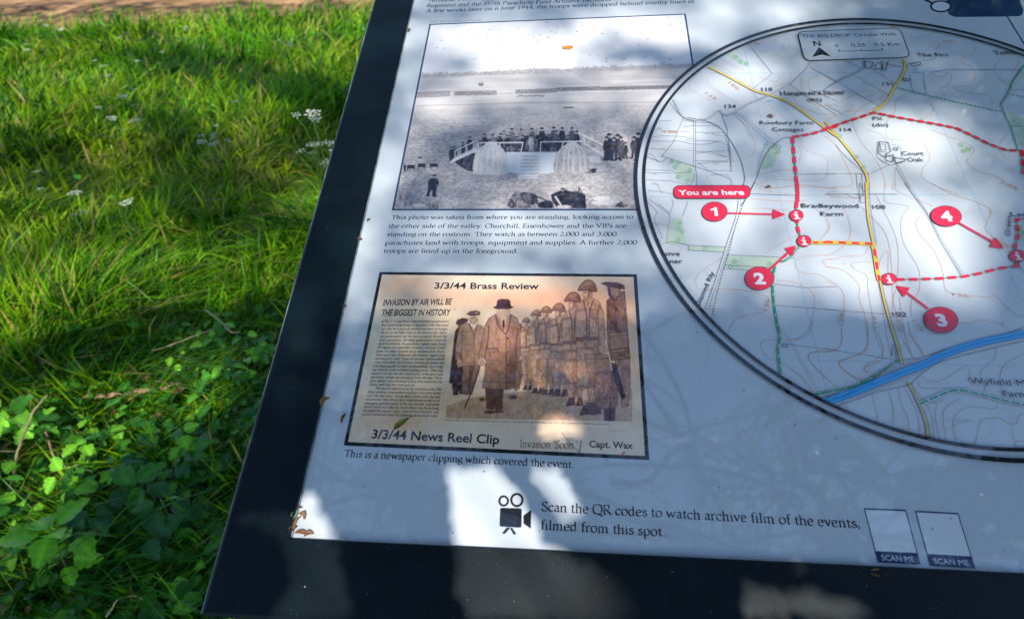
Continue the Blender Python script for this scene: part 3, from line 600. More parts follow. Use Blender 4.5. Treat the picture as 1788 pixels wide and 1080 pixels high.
def soldier(hx, hy, s, feet, light=.8):
    light += .10
    H_ = feet - hy; sh = hy + 1.3 * s; wst = sh + (H_) * .30; hip = hy + H_ * .56; knee = hy + H_ * .76; q = lambda *P: [(hx + a * s, y) for a, y in P]
    for k, sx in ((1, 1.15), (-1, .05)):
        S(q((sx - 1.15, hip - s * .5), (sx + .3, hip - s * .4), (sx + .42, knee - s * .6), (sx + .30, knee + s * .35), (sx + .02, feet - s * .8), (sx - .55, feet - s * .8), (sx - .95, knee + s * .2), (sx - 1.2, knee - s)), light - .03, tex=.2, ow=s * .07); fold(hx + (sx - 1.1) * s, hx + (sx + .2) * s, hip, feet - s * 1.2, 26, .36, .98, s * .08, s * .35, s * .8)
        S(q((sx - .1, hip), (sx + .35, hip), (sx + .42, knee - s * .4), (sx + .02, feet - s * .8), (sx - .2, feet - s)), light - .32, .45, ol=0); l2(q((sx - .95, knee + s * .1), (sx - .3, knee + s * .35), (sx + .3, knee + s * .2)), s * .12, .36)
        S(q((sx - .55, feet - s * .95), (sx + .05, feet - s * .95), (sx + .10, feet - s * .1), (sx - .95, feet), (sx - .8, feet - s * .3)), .22, tex=.14, ow=s * .06)
    S(q((-1.0, sh + s * .3), (-.3, sh - s * .3), (.35, sh - s * .3), (1.1, sh + s * .15), (1.5, sh + s * 1.2), (1.6, wst), (1.35, hip), (-1.15, hip + s * .1), (-1.2, wst), (-1.35, sh + s * 1.3)), light, tex=.2, ow=s * .08)
    S(q((.6, sh + s * .2), (1.15, sh + s * .3), (1.5, sh + s * 1.2), (1.55, wst), (1.3, hip), (.7, hip)), light - .30, .45, ol=0)
    fold(hx - s * 1.2, hx + s * 1.4, sh, hip - s * .3, int(40 + s * 1.2), light - .48, light + .2, s * .08, s * .4, s * .8)
    S(q((-1.2, sh + s * .9), (-.25, sh + s * .75), (-.1, sh + s * 1.9), (-1.25, sh + s * 2.1)), light + .05, tex=.12, ow=s * .08); S(q((-1.2, sh + s * .9), (-.25, sh + s * .75), (-.25, sh + s * 1.05), (-1.2, sh + s * 1.2)), light - .25, .7, ol=0); S(q((.1, sh + s * .8), (.9, sh + s * .9), (.95, sh + s * 1.8), (.1, sh + s * 1.7)), light - .12, tex=.12, ow=s * .08)
    l2(q((-.5, sh), (-.2, sh + s * 1.4), (-.15, wst)), s * .15, .3); l2(q((.5, sh), (.1, sh + s), (.05, wst)), s * .14, .3); S(q((-1.2, wst - s * .15), (1.45, wst - s * .2), (1.45, wst + s * .1), (-1.2, wst + s * .12)), light - .3, tex=.12, ow=s * .05)
    S(q((1.0, sh + s * .5), (1.5, sh + s * 1.0), (1.7, wst), (1.4, wst + s * .7), (1.05, wst + s * .4), (.95, sh + s * 1.5)), light - .05, tex=.2, ow=s * .09); cn.ell(N2, hx + 1.3 * s, wst + s * .9, s * .26, s * .3, .8, tex=.15)
    for a_ in (-.95, .0): S(q((a_ - .25, wst + s * .25), (a_ + .6, wst + s * .22), (a_ + .65, wst + s * 1.0), (a_ - .28, wst + s * 1.05)), light + .02, tex=.15, ow=s * .08); S(q((a_ - .25, wst + s * .78), (a_ + .62, wst + s * .78), (a_ + .65, wst + s * 1.0), (a_ - .28, wst + s * 1.05)), light - .3, .6, ol=0)
    S(q((-.55, hy + s * .2), (.35, hy + s * .2), (.4, hy + s * .8), (.1, hy + s * 1.25), (-.3, hy + s * 1.25), (-.5, hy + s * .95), (-.62, hy + s * .7)), .84, tex=.15, ow=s * .06); S(q((.0, hy + s * .3), (.4, hy + s * .3), (.35, hy + s * 1.0), (.0, hy + s * 1.2)), .5, .7, ol=0); l2(q((-.45, hy + s * .48), (-.25, hy + s * .46)), s * .1, .2); l2(q((-.5, hy + s * .98), (-.25, hy + s * .95)), s * .07, .3); l2(q((.05, hy + s * .3), (-.05, hy + s * 1.0), (-.25, hy + s * 1.25)), s * .1, .25)
    P = catmull(q((-1.05, hy + s * .30), (-.80, hy - s * .25), (-.35, hy - s * .68), (.2, hy - s * .74), (.65, hy - s * .38), (.82, hy + s * .2), (.78, hy + s * .42), (.2, hy + s * .26), (-.5, hy + s * .22)), 5, True)
    cn.poly(N2, P, .50, 1, False, .14); cn.ln(N2, list(map(tuple, P)), s * .06, .16, .8); l2(q((-1.05, hy + s * .32), (-.4, hy + s * .24), (.8, hy + s * .42)), s * .12, .14); cn.ell(N2, hx - s * .1, hy - s * .35, s * .42, s * .18, .74, .6, -.1); S(q((.3, hy - s * .5), (.65, hy - s * .3), (.8, hy + s * .3), (.45, hy + s * .25)), .34, .6, ol=0)
for a_ in ((430, 278, 24, 650, .64), (484, 240, 30, 668, .68), (538, 222, 32, 676, .64), (607, 212, 40, 684, .66), (684, 158, 48, 736, .64), (764, 98, 54, 784, .66)): soldier(*a_)
S([(742, 455), (868, 458), (884, 545), (760, 556)], .64, tex=.14, ow=5); l2([(745, 480), (872, 480)], 5, .3); l2([(800, 458), (806, 552)], 4, .35); S([(800, 560), (900, 548), (920, 640), (918, 735), (862, 760), (812, 740), (792, 650)], .50, tex=.2, ow=5); fold(810, 905, 560, 730, 30, .26, .72, 5, 18, 50)
S([(848, 752), (908, 745), (906, 815), (850, 815)], .18); S([(756, 720), (800, 715), (806, 780), (760, 780)], .24, tex=.1)
cn.ell(N2, 848, 428, 24, 26, .78, tex=.15); l2([(838, 420), (850, 446)], 3, .35); l2([(850, 412), (864, 440)], 3, .35)
# right hand soldier cut by the edge, peaked cap, full pack
S([(905, 480), (985, 476), (990, 600), (978, 735), (945, 738), (936, 640), (918, 560)], .60, tex=.18, ow=5); fold(915, 980, 490, 700, 20, .36, .8, 4, 12, 40); S([(885, 500), (912, 510), (966, 688), (944, 702), (900, 590)], .15, ol=0)
S([(862, 172), (905, 132), (958, 118), (965, 200), (974, 330), (986, 478), (888, 490), (868, 400), (866, 330)], .50, tex=.2, ow=6); fold(868, 962, 150, 330, 46, .2, .74, 5, 16, 34)
S([(878, 342), (972, 334), (980, 440), (886, 450)], .66, tex=.1, ow=6); l2([(878, 360), (974, 354)], 4, .35); l2([(884, 432), (980, 424)], 6, .2); S([(870, 190), (905, 180), (915, 320), (880, 325)], .42, tex=.15, ow=4)
cn.ell(N2, 908, 112, 32, 34, .68, tex=.12); l2([(872, 92), (880, 140), (902, 170)], 16, .24, .95); l2([(930, 100), (936, 150)], 6, .4); S([(830, 76), (858, 68), (922, 72), (955, 86), (960, 108), (905, 100), (862, 88)], .24, tex=.06)
cn.ln(N2, [(130, 600), (400, 605), (640, 618), (700, 612)], 2, .3, .5)
cn.blur(1); cn.a += .05 * (np.random.default_rng(8).random((h, w)) - .5)
cv = cv_old
# warm stains of the aged paper (they belong to the print)
st = np.ones((h, w, 3)); yg = yy + 0 * xx; xg = xx + 0 * yy
def stain(cx, cy, rx, ry, c, k):
    m = np.exp(-(((xg - cx) / rx) ** 2 + ((yg - cy) / ry) ** 2))[..., None] * k; st[:] = st * (1 - m) + st * np.array(c) * m
for s_ in ((.1, .06, .12, .08, (1.05, .90, .82), .8), (.55, .15, .45, .07, (1.05, .88, .80), .8), (.9, .3, .3, .4, (1.05, .90, .80), .8), (.6, .6, .5, .4, (1.04, .90, .80), .6), (.3, .78, .25, .08, (1.0, .86, .72), .7), (.28, .5, .3, .3, (.98, .96, .88), .7), (.15, .88, .12, .06, (1.02, .84, .70), .7), (.12, .97, .3, .06, (1.0, .93, .88), .5)): stain(*s_)
clip = cn.build('newspaper_clipping', [(40, 24, 36), (98, 68, 66), (150, 116, 100), (196, 168, 142), (232, 215, 190)], board, tint=st)
clip['label'] = 'sepia newspaper clipping of men inspecting a rank of helmeted soldiers'
border(QN, 5.2, 'border', clip, 'black')
sans('3/3/44 Brass Review', PX, (758, 503.6), (941, 504.6), 10.6, 'text', clip, 'heading_text', bold=.024)
sans('3/3/44 News Reel Clip', PX, (648.3, 764.3), (871.4, 774.6), 15.5, 'text', clip, 'heading_text', bold=.024)
sans('Capt. Wax', PX, (1028.9, 780), (1105.3, 783), 11.5, 'text', clip, 'heading_text', bold=.024)
sans('INVASION BY AIR WILL BE', PX, (668.3, 533.3), (787.3, 531.3), 10.4, 'news', clip, 'headline_text', bold=.024, slant=.12)
sans('THE BIGGEST IN HISTORY', PX, (665, 551), (785.3, 550.3), 10.8, 'news', clip, 'headline_text', bold=.024, slant=.12)
serif([("Invasion 'Soon.'", (908, 780.4), (1008.4, 783), 13)], PX, 'brown', clip, 'headline_text', thick=12, thin=3.5)
sans('CHURCHILL AND EISENHOWER (LEFT) INSPECT MANEUVER-HARDENED U.S. TROOPS WEARING MARLING HELMETS', PX, (776, 734.2), (1065, 741.5), 2.6, 'news', clip, 'credit_text', bold=.03)
BODY = """The U. S. and Britain have developed paratroopers
and gliderborne troops to the point where they need
not only seize guns and airfields and blow up bridges,
but set up and hold a front in the enemy's rear. Ameri-
can paratroopers are the best equipped, British the
most experienced, the exiled governments' troops the
most bloodthirsty. By parachute or glider these forces,
the biggest ever assembled anywhere, will land 75-mm.
guns, bazookas, antitank guns, machine guns, explo-
sives, jeeps, baby bulldozers, plus medical, signal-corps
and engineer units. These forces may capture whole
cities well inside the German defense perimeter and
hold them against German reinforcements, thus block-
ing German roads to Allied landing points. They may
assault from the rear the coastal ports, at the same time
sea-borne troops are attacking from the sea. These
extra-skilled, extra-hardened young men constitute the
Allies' best hope for total surprise.
The special nightmare for the Germans is that the
Allied airborne commanders can feint with small forces
until the last hour, revise their plans until the last
minute and then throw their main forces at the most
damaging possible point at the last second. Last week
Adolf Hitler did what he could about this by moving
his paratroop expert, Lieut. General Kurt Student, and
picked airborne troops to positions at invasion coast.""".split('\n')
bl = []
for k, tx in enumerate(BODY):
    f = k / 25; yl = 562.5 + (724.3 - 562.5) * (f ** 1.0); yr = 562.5 + (727.3 - 562.5) * f
    xl = 669.5 + (632.5 - 669.5) * f; xr = 783.5 + (765 - 783.5) * f
    if k == 0: xl = 671
    if k == 17: yr = yl + (yr - yl) * .65; xr = xl + (xr - xl) * .64
    if k == 18: xl += 12
    bl.append((tx, (xl, yl), (xr, yr), 3.9))
serif(bl, PX, 'news', clip, 'article_text', nsub=2, thick=14, thin=7)
serif([('T', (664.5, 569), (670, 569), 9)], PX, 'news', clip, 'initial_letter', thick=15, thin=5)
line(N2, [(712, 990), (722, 950), (726, 920)], 1.4, 'text', clip, 'scratch', clip=False); line(N2, [(620, 876), (650, 920), (715, 985)], 1.0, 'grey', clip, 'scratch', smooth=True, clip=False)
line(N2, [(870, 868), (975, 873)], .8, 'lgrey', clip, 'rule_line', clip=False)
fill(N2, [(940, 996), (952, 984), (966, 980), (962, 986), (950, 997)], 'red', clip, 'red_mark')

# --- film camera icon, scan frames (codes left blank), icon at the top
ic = fill(Fk, [(120, 386), (128, 381), (246, 383), (256, 391), (255, 498), (247, 506), (124, 499), (116, 490)], 'black', board, 'film_camera_icon')
for (cx_, cy_, rx_, ry_, w_) in ((142, 338, 27, 29, 3.8), (225, 332, 35, 38, 4.0)): line(Fk, ringpts(cx_, cy_, rx_, ry_, 36), w_, 'black', ic, 'film_reel', clip=False)
fill(Fk, [(266, 430), (316, 392), (313, 513), (266, 480)], 'black', ic, 'lens_cone'); fill(Fk, [(160, 505), (185, 506), (150, 545), (131, 542)], 'black', ic, 'tripod_leg'); fill(Fk, [(180, 506), (197, 507), (223, 548), (203, 547)], 'black', ic, 'tripod_leg')
for (c, tx) in (([(803, 374), (1062, 384), (1153, 722), (888, 708)], [(903, 694), (1118, 705)]), ([(1117, 390), (1382, 404), (1489, 745), (1208, 729)], [(1228, 713), (1447, 727)])):
    q = Gk(c); fr = fill(PX, q, 'navy', board, 'scan_frame'); H4 = homog([(0, 0), (1, 0), (1, 1), (0, 1)], q)
    fill(PX, apply(H4, [(.025, .03), (.975, .03), (.975, .79), (.025, .79)]), 'pwhite', fr, 'blank_panel')
    a, b = apply(H4, [(.12, .955), (.88, .955)]); sans('SCAN ME', PX, a, b, 9.5, 'pwhite', fr)
top = fill(Bk, [(700, -60), (1090, -60), (1135, 60), (1128, 85), (1108, 95), (745, 99), (712, 85), (695, 50)], 'navy', board, 'device_icon')
fill(Bk, ringpts(663, 38, 62, 34, 30)[:-1], 'black', top, 'ring'); fill(Bk, ringpts(663, 38, 50, 26, 30)[:-1], 'pwhite', top, 'ring_centre'); line(Bk, [(540, -15), (612, 18)], 5, 'black', top, 'handle', clip=False)
line(Bk, [(1038, 88), (1139, 252), (1300, 500)], 2.6, 'navy', board, 'neighbouring_photo_border', clip=False)

# ------------------------------------------------------------------ the round route map
zc = lay(); th = np.linspace(0, 2 * math.pi, 129)[:-1]
rmap = bmesh_('route_map', [(MC[0] + MR * math.cos(t), MC[1] + MR * math.sin(t), zc) for t in th], [tuple(range(128))], INK['mapw'])
rmap['label'] = 'large round walking route map with red dashed route and numbered red discs'
def M(T, pts, w, ink, name, **k): return line(T, pts, w, ink, rmap, name, **k)
def MF(T, pts, ink, name, **k): return fill(T, pts, ink, rmap, name, clip=True, **k)
# woods
for T, P in ((A, [(545, 200), (650, 275), (640, 290), (510, 215)]), (A, [(185, 805), (330, 850), (330, 945), (235, 935), (225, 860)]), (A, [(770, 720), (830, 745), (790, 850), (740, 870), (700, 860), (730, 790)]),
             (Ck, [(195, 195), (258, 188), (262, 270), (288, 345), (175, 328)]), (Ck, [(290, 345), (495, 355), (490, 385), (292, 372)]), (Ck, [(505, 398), (820, 412), (790, 435), (780, 465), (490, 455)]), (Ck, [(492, 457), (770, 468), (765, 490), (488, 475)]),
             (Bk, [(1035, 600), (1060, 640), (1139, 680), (1139, 850), (1100, 800), (1060, 700)]), (Bk, [(1120, 400), (1139, 405), (1139, 425), (1080, 510), (1060, 520)]), (Bk, [(765, 820), (840, 850), (835, 880), (790, 870)]), (Dk, [(1085, 230), (1105, 225), (1105, 320), (1078, 300)])):
    MF(T, P, 'wood', 'woodland')
# water and grid
for T, P in ((PX, [(1241, 128), (1443, 128), (1785, 122)]), (PX, [(1110, 344), (1314, 342), (1788, 339)]), (PX, [(1300, 627), (1460, 630), (1788, 640)]), (PX, [(1290, 50), (1299, 85), (1364, 354), (1401, 509), (1445, 690)]), (PX, [(1575, 60), (1606, 134), (1692, 326), (1788, 530)])):
    M(T, P, 1.1, 'grid', 'grid_line')
# contours
CON = [(A, [(435, 265), (560, 330), (700, 470), (800, 530), (900, 640), (960, 720)]), (A, [(340, 330), (300, 400), (340, 430), (430, 480), (480, 510), (560, 560), (620, 620), (680, 720), (660, 790), (560, 830)]), (A, [(410, 340), (420, 390), (480, 430), (560, 480), (660, 540), (760, 600), (820, 680)]),
 (A, [(480, 240), (600, 300), (700, 340), (800, 370), (830, 330), (885, 325), (870, 370), (760, 410)]), (A, [(650, 140), (720, 150), (800, 130), (800, 110)]), (A, [(850, 120), (880, 150), (870, 190), (800, 210), (860, 240), (920, 210), (980, 190)]), (A, [(985, 290), (940, 360), (960, 440), (1000, 490), (1080, 510), (1145, 500)]), (A, [(1040, 330), (990, 370), (1000, 420), (1060, 440), (1145, 430)]), (A, [(890, 380), (880, 420), (930, 500), (1040, 550), (1145, 560)]), (A, [(930, 700), (970, 760), (1080, 800), (1095, 860), (1080, 920), (1000, 935), (780, 930), (690, 960), (720, 975), (900, 970), (1145, 975)]), (A, [(610, 915), (800, 880), (900, 870)]), (A, [(400, 890), (420, 940), (460, 990)]), (A, [(60, 750), (140, 760), (300, 760), (520, 800)]), (A, [(700, 985), (820, 1005), (900, 1010)]), (A, [(930, 730), (945, 780), (930, 830)]), (A, [(1145, 1000), (1100, 1000), (1110, 1020), (1145, 1030)]),
 (Bk, [(0, 560), (120, 520), (230, 560), (300, 530), (330, 560), (280, 620), (150, 640), (0, 620)]), (Bk, [(0, 590), (60, 600), (200, 530), (330, 520), (320, 560), (200, 620), (160, 690), (180, 760), (220, 830), (280, 900), (330, 990), (350, 1080)]), (Bk, [(0, 690), (120, 640), (170, 600)]), (Bk, [(470, 535), (410, 575), (400, 640), (360, 690), (350, 770), (380, 800), (540, 810), (600, 900), (560, 960), (560, 1020), (650, 1070), (760, 1110)]), (Bk, [(630, 240), (600, 260), (640, 280), (660, 250), (630, 290)]), (Bk, [(820, 240), (860, 290), (780, 350), (850, 400), (840, 480), (740, 500), (800, 530), (930, 545), (960, 600)]), (Bk, [(620, 430), (690, 440), (690, 415), (725, 440), (700, 490), (660, 510), (690, 550)]), (Bk, [(1010, 330), (965, 400), (1010, 460), (1060, 490)]), (Bk, [(580, 580), (620, 620), (600, 660), (540, 690)]), (Bk, [(600, 740), (700, 780), (850, 850), (810, 920), (870, 980), (980, 1010), (1040, 1050), (1100, 1075)]), (Bk, [(1050, 760), (1000, 820), (1010, 880), (1080, 940)]), (Bk, [(470, 190), (520, 220), (600, 200), (620, 190)]), (Bk, [(1090, 320), (1110, 360), (1060, 420)]), (Bk, [(0, 780), (60, 830), (120, 940), (150, 1010), (150, 1060), (60, 1070), (0, 1075)]), (Bk, [(420, 930), (400, 990), (405, 1080)]), (Bk, [(240, 740), (320, 770), (360, 820)]),
 (Ck, [(620, 145), (700, 140), (850, 150)]), (Ck, [(660, 0), (760, 30), (900, 10), (1112, 30)]), (Ck, [(640, 85), (800, 100), (950, 100)]), (Ck, [(1010, 320), (1070, 260), (1060, 200), (970, 120)]), (Ck, [(480, 410), (350, 500), (335, 560), (370, 590), (560, 590), (700, 620), (745, 640)]), (Ck, [(700, 400), (780, 350), (870, 300), (920, 280)]), (Ck, [(705, 715), (600, 735), (540, 770), (510, 830)]), (Ck, [(760, 535), (880, 550), (975, 600), (990, 680), (970, 780), (930, 840), (860, 868), (720, 870), (693, 905), (720, 955), (800, 990), (930, 1080)]), (Ck, [(1112, 395), (920, 410), (885, 465), (940, 500), (1010, 505), (1112, 560)]), (Ck, [(1112, 420), (1040, 425), (1050, 455), (1112, 475)]), (Ck, [(1112, 930), (980, 935), (960, 970), (1000, 1030), (1060, 1080)]), (Ck, [(435, 700), (435, 740), (410, 760)]), (Ck, [(60, 230), (130, 225), (180, 240)]), (Ck, [(180, 330), (240, 350), (240, 375), (140, 390)]),
 (Dk, [(0, 130), (90, 130), (130, 200), (140, 290), (90, 360), (0, 410)]), (Dk, [(0, 200), (20, 240), (0, 280)]), (Dk, [(240, 355), (210, 400), (110, 405), (60, 420), (0, 425)]), (Dk, [(0, 465), (60, 470), (130, 500), (190, 570), (190, 640), (230, 760), (240, 870), (200, 940), (80, 990), (130, 1050), (230, 1100)]), (Dk, [(0, 540), (70, 570), (105, 620), (105, 730)]), (Dk, [(90, 810), (95, 880), (60, 920), (0, 940)]), (Dk, [(300, 440), (160, 440), (160, 475), (230, 510), (240, 600), (265, 740)]), (Dk, [(270, 790), (290, 870), (320, 940), (310, 980), (220, 1020), (240, 1060)]), (Dk, [(290, 520), (320, 700), (350, 880), (370, 960)]), (Dk, [(350, 500), (350, 385), (330, 385), (305, 430), (300, 470)]), (Dk, [(330, 0), (330, 90), (350, 110), (460, 130), (430, 180), (420, 240), (440, 340), (520, 480), (520, 600), (480, 650), (480, 740)]), (Dk, [(385, 0), (390, 40), (600, 130)]), (Dk, [(280, 60), (320, 140), (400, 330), (400, 560), (380, 640), (400, 760)]), (Dk, [(410, 630), (430, 760), (450, 870), (490, 970)]), (Dk, [(460, 830), (520, 900), (550, 960)]), (Dk, [(200, 130), (250, 180), (340, 290), (370, 470), (375, 700)]), (Dk, [(580, 165), (520, 190), (505, 230), (530, 290), (600, 370), (650, 480), (665, 580), (700, 610), (720, 615)]), (Dk, [(800, 625), (900, 630), (950, 625), (990, 670), (1060, 730), (1105, 740)]), (Dk, [(730, 775), (800, 775), (870, 760), (960, 780), (1030, 810)]), (Dk, [(560, 835), (590, 835), (610, 830)]), (Dk, [(590, 0), (700, 60), (850, 110), (920, 160), (890, 250), (950, 320)]), (Dk, [(0, 60), (60, 75), (200, 85)]),
 (Ek, [(1490, 200), (1480, 270), (1380, 370), (1400, 450), (1410, 520)]), (Ek, [(1690, 240), (1560, 310), (1520, 400), (1530, 480)]), (Ek, [(950, 400), (1000, 440), (1100, 430), (1200, 370), (1270, 325), (1300, 370), (1290, 440)]), (Ek, [(920, 440), (950, 485), (1060, 490), (1120, 490)]), (Ek, [(950, 600), (1060, 590), (1120, 570)]), (Ek, [(590, 540), (610, 620), (630, 690), (630, 735)]), (Ek, [(710, 510), (740, 620), (745, 700), (740, 765)]), (Ek, [(780, 490), (800, 600), (850, 700), (860, 800)]), (Ek, [(820, 480), (900, 620), (930, 740), (935, 830)]), (Ek, [(880, 460), (950, 560), (1020, 680), (1040, 850)]), (Ek, [(1060, 600), (1050, 700), (1080, 860)]), (Ek, [(1230, 560), (1120, 640), (1110, 740), (1130, 870)]), (Ek, [(1500, 600), (1480, 640), (1300, 625), (1200, 680), (1180, 760), (1200, 880)]), (Ek, [(1695, 670), (1650, 700), (1640, 745), (1570, 740), (1520, 705), (1400, 715), (1365, 760), (1350, 850), (1325, 900)]), (Ek, [(1695, 870), (1640, 875), (1620, 930)]), (Ek, [(160, 0), (150, 60), (100, 120), (0, 140)]), (Ek, [(370, 60), (370, 150), (320, 210), (150, 235), (130, 270), (200, 360), (330, 480)]), (Ek, [(540, 0), (560, 120), (540, 220), (360, 300), (400, 370), (490, 430)]), (Ek, [(635, 90), (670, 230), (550, 320), (540, 360), (600, 380), (640, 400)]), (Ek, [(0, 345), (80, 410), (180, 535)]), (Ek, [(800, 110), (890, 270)]), (Ek, [(850, 0), (870, 90), (960, 250)]), (Ek, [(400, 600), (420, 650)])]
for T, P in CON: M(T, P, .8, 'orange', 'contour_line', smooth=True)
# field boundaries
for T, P in ((A, [(640, 155), (780, 325), (665, 415)]), (A, [(270, 580), (215, 715), (145, 800)]), (A, [(145, 795), (340, 855), (540, 925), (550, 970)]), (A, [(340, 855), (350, 930), (345, 970)]), (A, [(990, 285), (1145, 375)]), (A, [(1145, 375), (1040, 435)]), (A, [(880, 385), (950, 440), (1145, 560)]), (A, [(905, 900), (1145, 897)]), (Bk, [(0, 510), (70, 465), (215, 395)]), (Bk, [(0, 430), (310, 610)]), (Bk, [(160, 430), (365, 545)]), (Bk, [(280, 405), (420, 490)]), (Bk, [(0, 600), (110, 660)]), (Bk, [(215, 350), (220, 395), (270, 400), (345, 400)]), (Bk, [(485, 430), (500, 525)]), (Bk, [(485, 418), (560, 420), (578, 545)]), (Bk, [(0, 995), (215, 995), (240, 1010)]), (Bk, [(178, 995), (185, 1080)]), (Bk, [(210, 995), (215, 1080)]), (Bk, [(1060, 520), (1139, 515)]), (Bk, [(1120, 385), (1070, 470), (1060, 520)]), (Bk, [(1060, 720), (1139, 728)]), (Ck, [(258, 188), (290, 100)]), (Ck, [(292, 345), (290, 372), (495, 385)]), (Ck, [(290, 345), (495, 355)]), (Ck, [(505, 398), (880, 415)]), (Ck, [(490, 455), (780, 470)]), (Ck, [(488, 475), (765, 490)]), (Ck, [(765, 677), (1112, 704)]), (Ck, [(840, 893), (1112, 928)]), (Ck, [(140, 340), (200, 325), (290, 345)]), (Dk, [(0, 700), (350, 728)]), (Dk, [(0, 918), (385, 978)]), (Dk, [(195, 0), (215, 70), (195, 75), (200, 110), (225, 110)]), (Dk, [(120, 62), (160, 85), (215, 70), (160, 62)]), (Dk, [(205, 0), (215, 45), (235, 60)])):
    M(T, P, .75, 'grey', 'field_boundary')
for T, P in ((Bk, [(0, 350), (90, 340), (215, 395)]), (Bk, [(600, 420), (700, 400), (880, 402), (1130, 400)]), (Bk, [(500, 525), (578, 545)]), (Bk, [(240, 1005), (120, 900), (60, 830)]), (A, [(480, 530), (520, 640), (545, 860)]), (A, [(60, 800), (145, 830), (185, 805)]), (A, [(1145, 480), (1000, 420)]), (Ck, [(560, 90), (620, 60), (900, 70)]), (Ck, [(765, 560), (930, 580), (1112, 575)]), (Dk, [(440, 0), (560, 160), (640, 320), (755, 510)]), (Dk, [(0, 62), (400, 62)]), (Bk, [(405, 960), (480, 1080)]), (Dk, [(190, 0), (190, 110)]), (Bk, [(360, 370), (365, 345), (470, 372), (470, 395)]), (Bk, [(490, 372), (560, 350), (625, 345)]), (Bk, [(315, 825), (345, 830), (350, 860), (320, 862), (315, 825)]), (Bk, [(310, 870), (350, 872), (352, 905)]), (Bk, [(365, 900), (400, 902), (402, 930), (440, 935)]), (Bk, [(300, 905), (330, 930), (370, 945)])):
    M(T, P, .8, 'grey', 'field_boundary')
# dotted tracks
DT = [(Hk, [(200, 405), (330, 390), (560, 400), (690, 430)]), (Hk, [(170, 455), (400, 455), (500, 450), (660, 490)]), (Hk, [(180, 540), (340, 545)]), (Hk, [(120, 600), (200, 620), (260, 700)]), (Hk, [(115, 795), (430, 800), (450, 830), (650, 820)]), (Hk, [(115, 825), (420, 830)]), (Hk, [(120, 910), (420, 925), (640, 970), (690, 900), (690, 830)]), (Hk, [(150, 1040), (330, 1050), (420, 1080)]), (Hk, [(250, 960), (320, 1080)]), (Hk, [(680, 190), (680, 760)]), (Hk, [(705, 190), (705, 750)]), (Hk, [(700, 275), (960, 275)]), (Hk, [(700, 350), (1050, 355)]), (Hk, [(700, 445), (1000, 460), (1060, 500)]), (Hk, [(700, 495), (860, 490), (960, 460)]), (Hk, [(700, 575), (1000, 575), (1080, 560)]), (Hk, [(710, 600), (880, 580), (1000, 620), (1080, 640)]), (Hk, [(700, 685), (1080, 690)]), (Hk, [(730, 720), (900, 700), (1080, 700)]), (Hk, [(740, 710), (830, 780), (850, 800), (1130, 805)]), (Hk, [(880, 850), (1060, 845), (1110, 870)]), (Hk, [(1050, 380), (1080, 500), (1130, 820)]), (Hk, [(1080, 400), (1110, 560), (1145, 700)]), (Hk, [(410, 10), (470, 100), (570, 190), (700, 230), (870, 240), (980, 300)]), (Hk, [(230, 330), (290, 290), (300, 340), (380, 330), (640, 350)]), (Hk, [(270, 220), (420, 215)]), (Hk, [(560, 290), (690, 270)]), (Hk, [(1170, 110), (1350, 270)]), (Hk, [(1140, 120), (1340, 310)]), (Hk, [(300, 640), (440, 470)]), (Hk, [(900, 370), (1050, 400)]), (Hk, [(560, 210), (700, 230)]),
      (A, [(570, 545), (760, 720)]), (A, [(590, 550), (780, 710)]), (A, [(770, 720), (830, 740), (790, 790)]), (A, [(740, 730), (705, 820), (690, 900)]), (Ck, [(60, 100), (120, 160), (100, 200), (150, 310)]), (Ck, [(75, 90), (190, 180), (170, 330)]), (Ck, [(130, 120), (190, 170), (210, 110), (200, 90)]), (Ck, [(100, 280), (140, 330)]), (Bk, [(245, 1000), (360, 950)]), (Bk, [(412, 940), (490, 1080)]), (Dk, [(440, 0), (560, 170), (640, 330), (750, 510)]), (Dk, [(455, 0), (560, 150), (640, 300), (765, 505)]), (Dk, [(245, 0), (250, 120), (285, 340)]), (Bk, [(245, 990), (255, 1080)]), (Ek, [(970, 655), (1000, 760), (1015, 850)]), (Bk, [(300, 815), (295, 900), (370, 950), (460, 925)]), (Bk, [(385, 830), (430, 840), (440, 910)])]
for T, P in DT: M(T, P, .95, 'grey', 'track', dash=(2.6, 1.6))
for (x, y) in ((620, 440), (840, 360), (950, 715), (230, 840), (220, 950)): MF(Hk, [(x - 30, y - 8), (x + 30, y - 4), (x + 28, y + 8), (x - 25, y + 6)], 'lgrey', 'building_outline')
# minor roads with casing
for T, P, w in ((A, [(205, 460), (275, 575), (400, 585), (470, 540), (525, 563), (640, 500), (760, 450)], 2.2), (Ck, [(575, 95), (560, 190), (510, 340), (440, 560), (390, 700)], 3.6), (Bk, [(70, 468), (215, 398), (230, 350)], 2.0), (Bk, [(345, 370), (440, 385)], 2.0), (Dk, [(370, 960), (375, 905), (390, 900), (395, 985)], .6)):
    M(T, P, w + 1.0, 'grey', 'road_casing', smooth=True); M(T, P, w - .3, 'mapw', 'minor_road', smooth=True)
M(A, [(780, 440), (880, 385), (960, 310), (995, 260)], 1.4, 'grey', 'track', dash=(3, 2)); M(A, [(283, 575), (440, 610), (520, 680), (590, 800), (620, 910), (612, 970)], 1.1, 'grey', 'track', smooth=True); M(A, [(895, 690), (830, 700), (740, 790), (690, 920), (640, 1020), (600, 1080)], 1.6, 'grey', 'track', smooth=True, dash=(4, 1)); M(Ck, [(655, 0), (600, 110), (555, 230), (510, 400), (460, 570), (420, 740)], 1.7, 'text', 'dismantled_railway', smooth=True, dash=(2, 3)); M(Bk, [(1139, 375), (1070, 470), (1030, 560), (1000, 600), (1060, 730), (1100, 860)], 2.8, 'green', 'bridleway', dash=(3, 1.2))
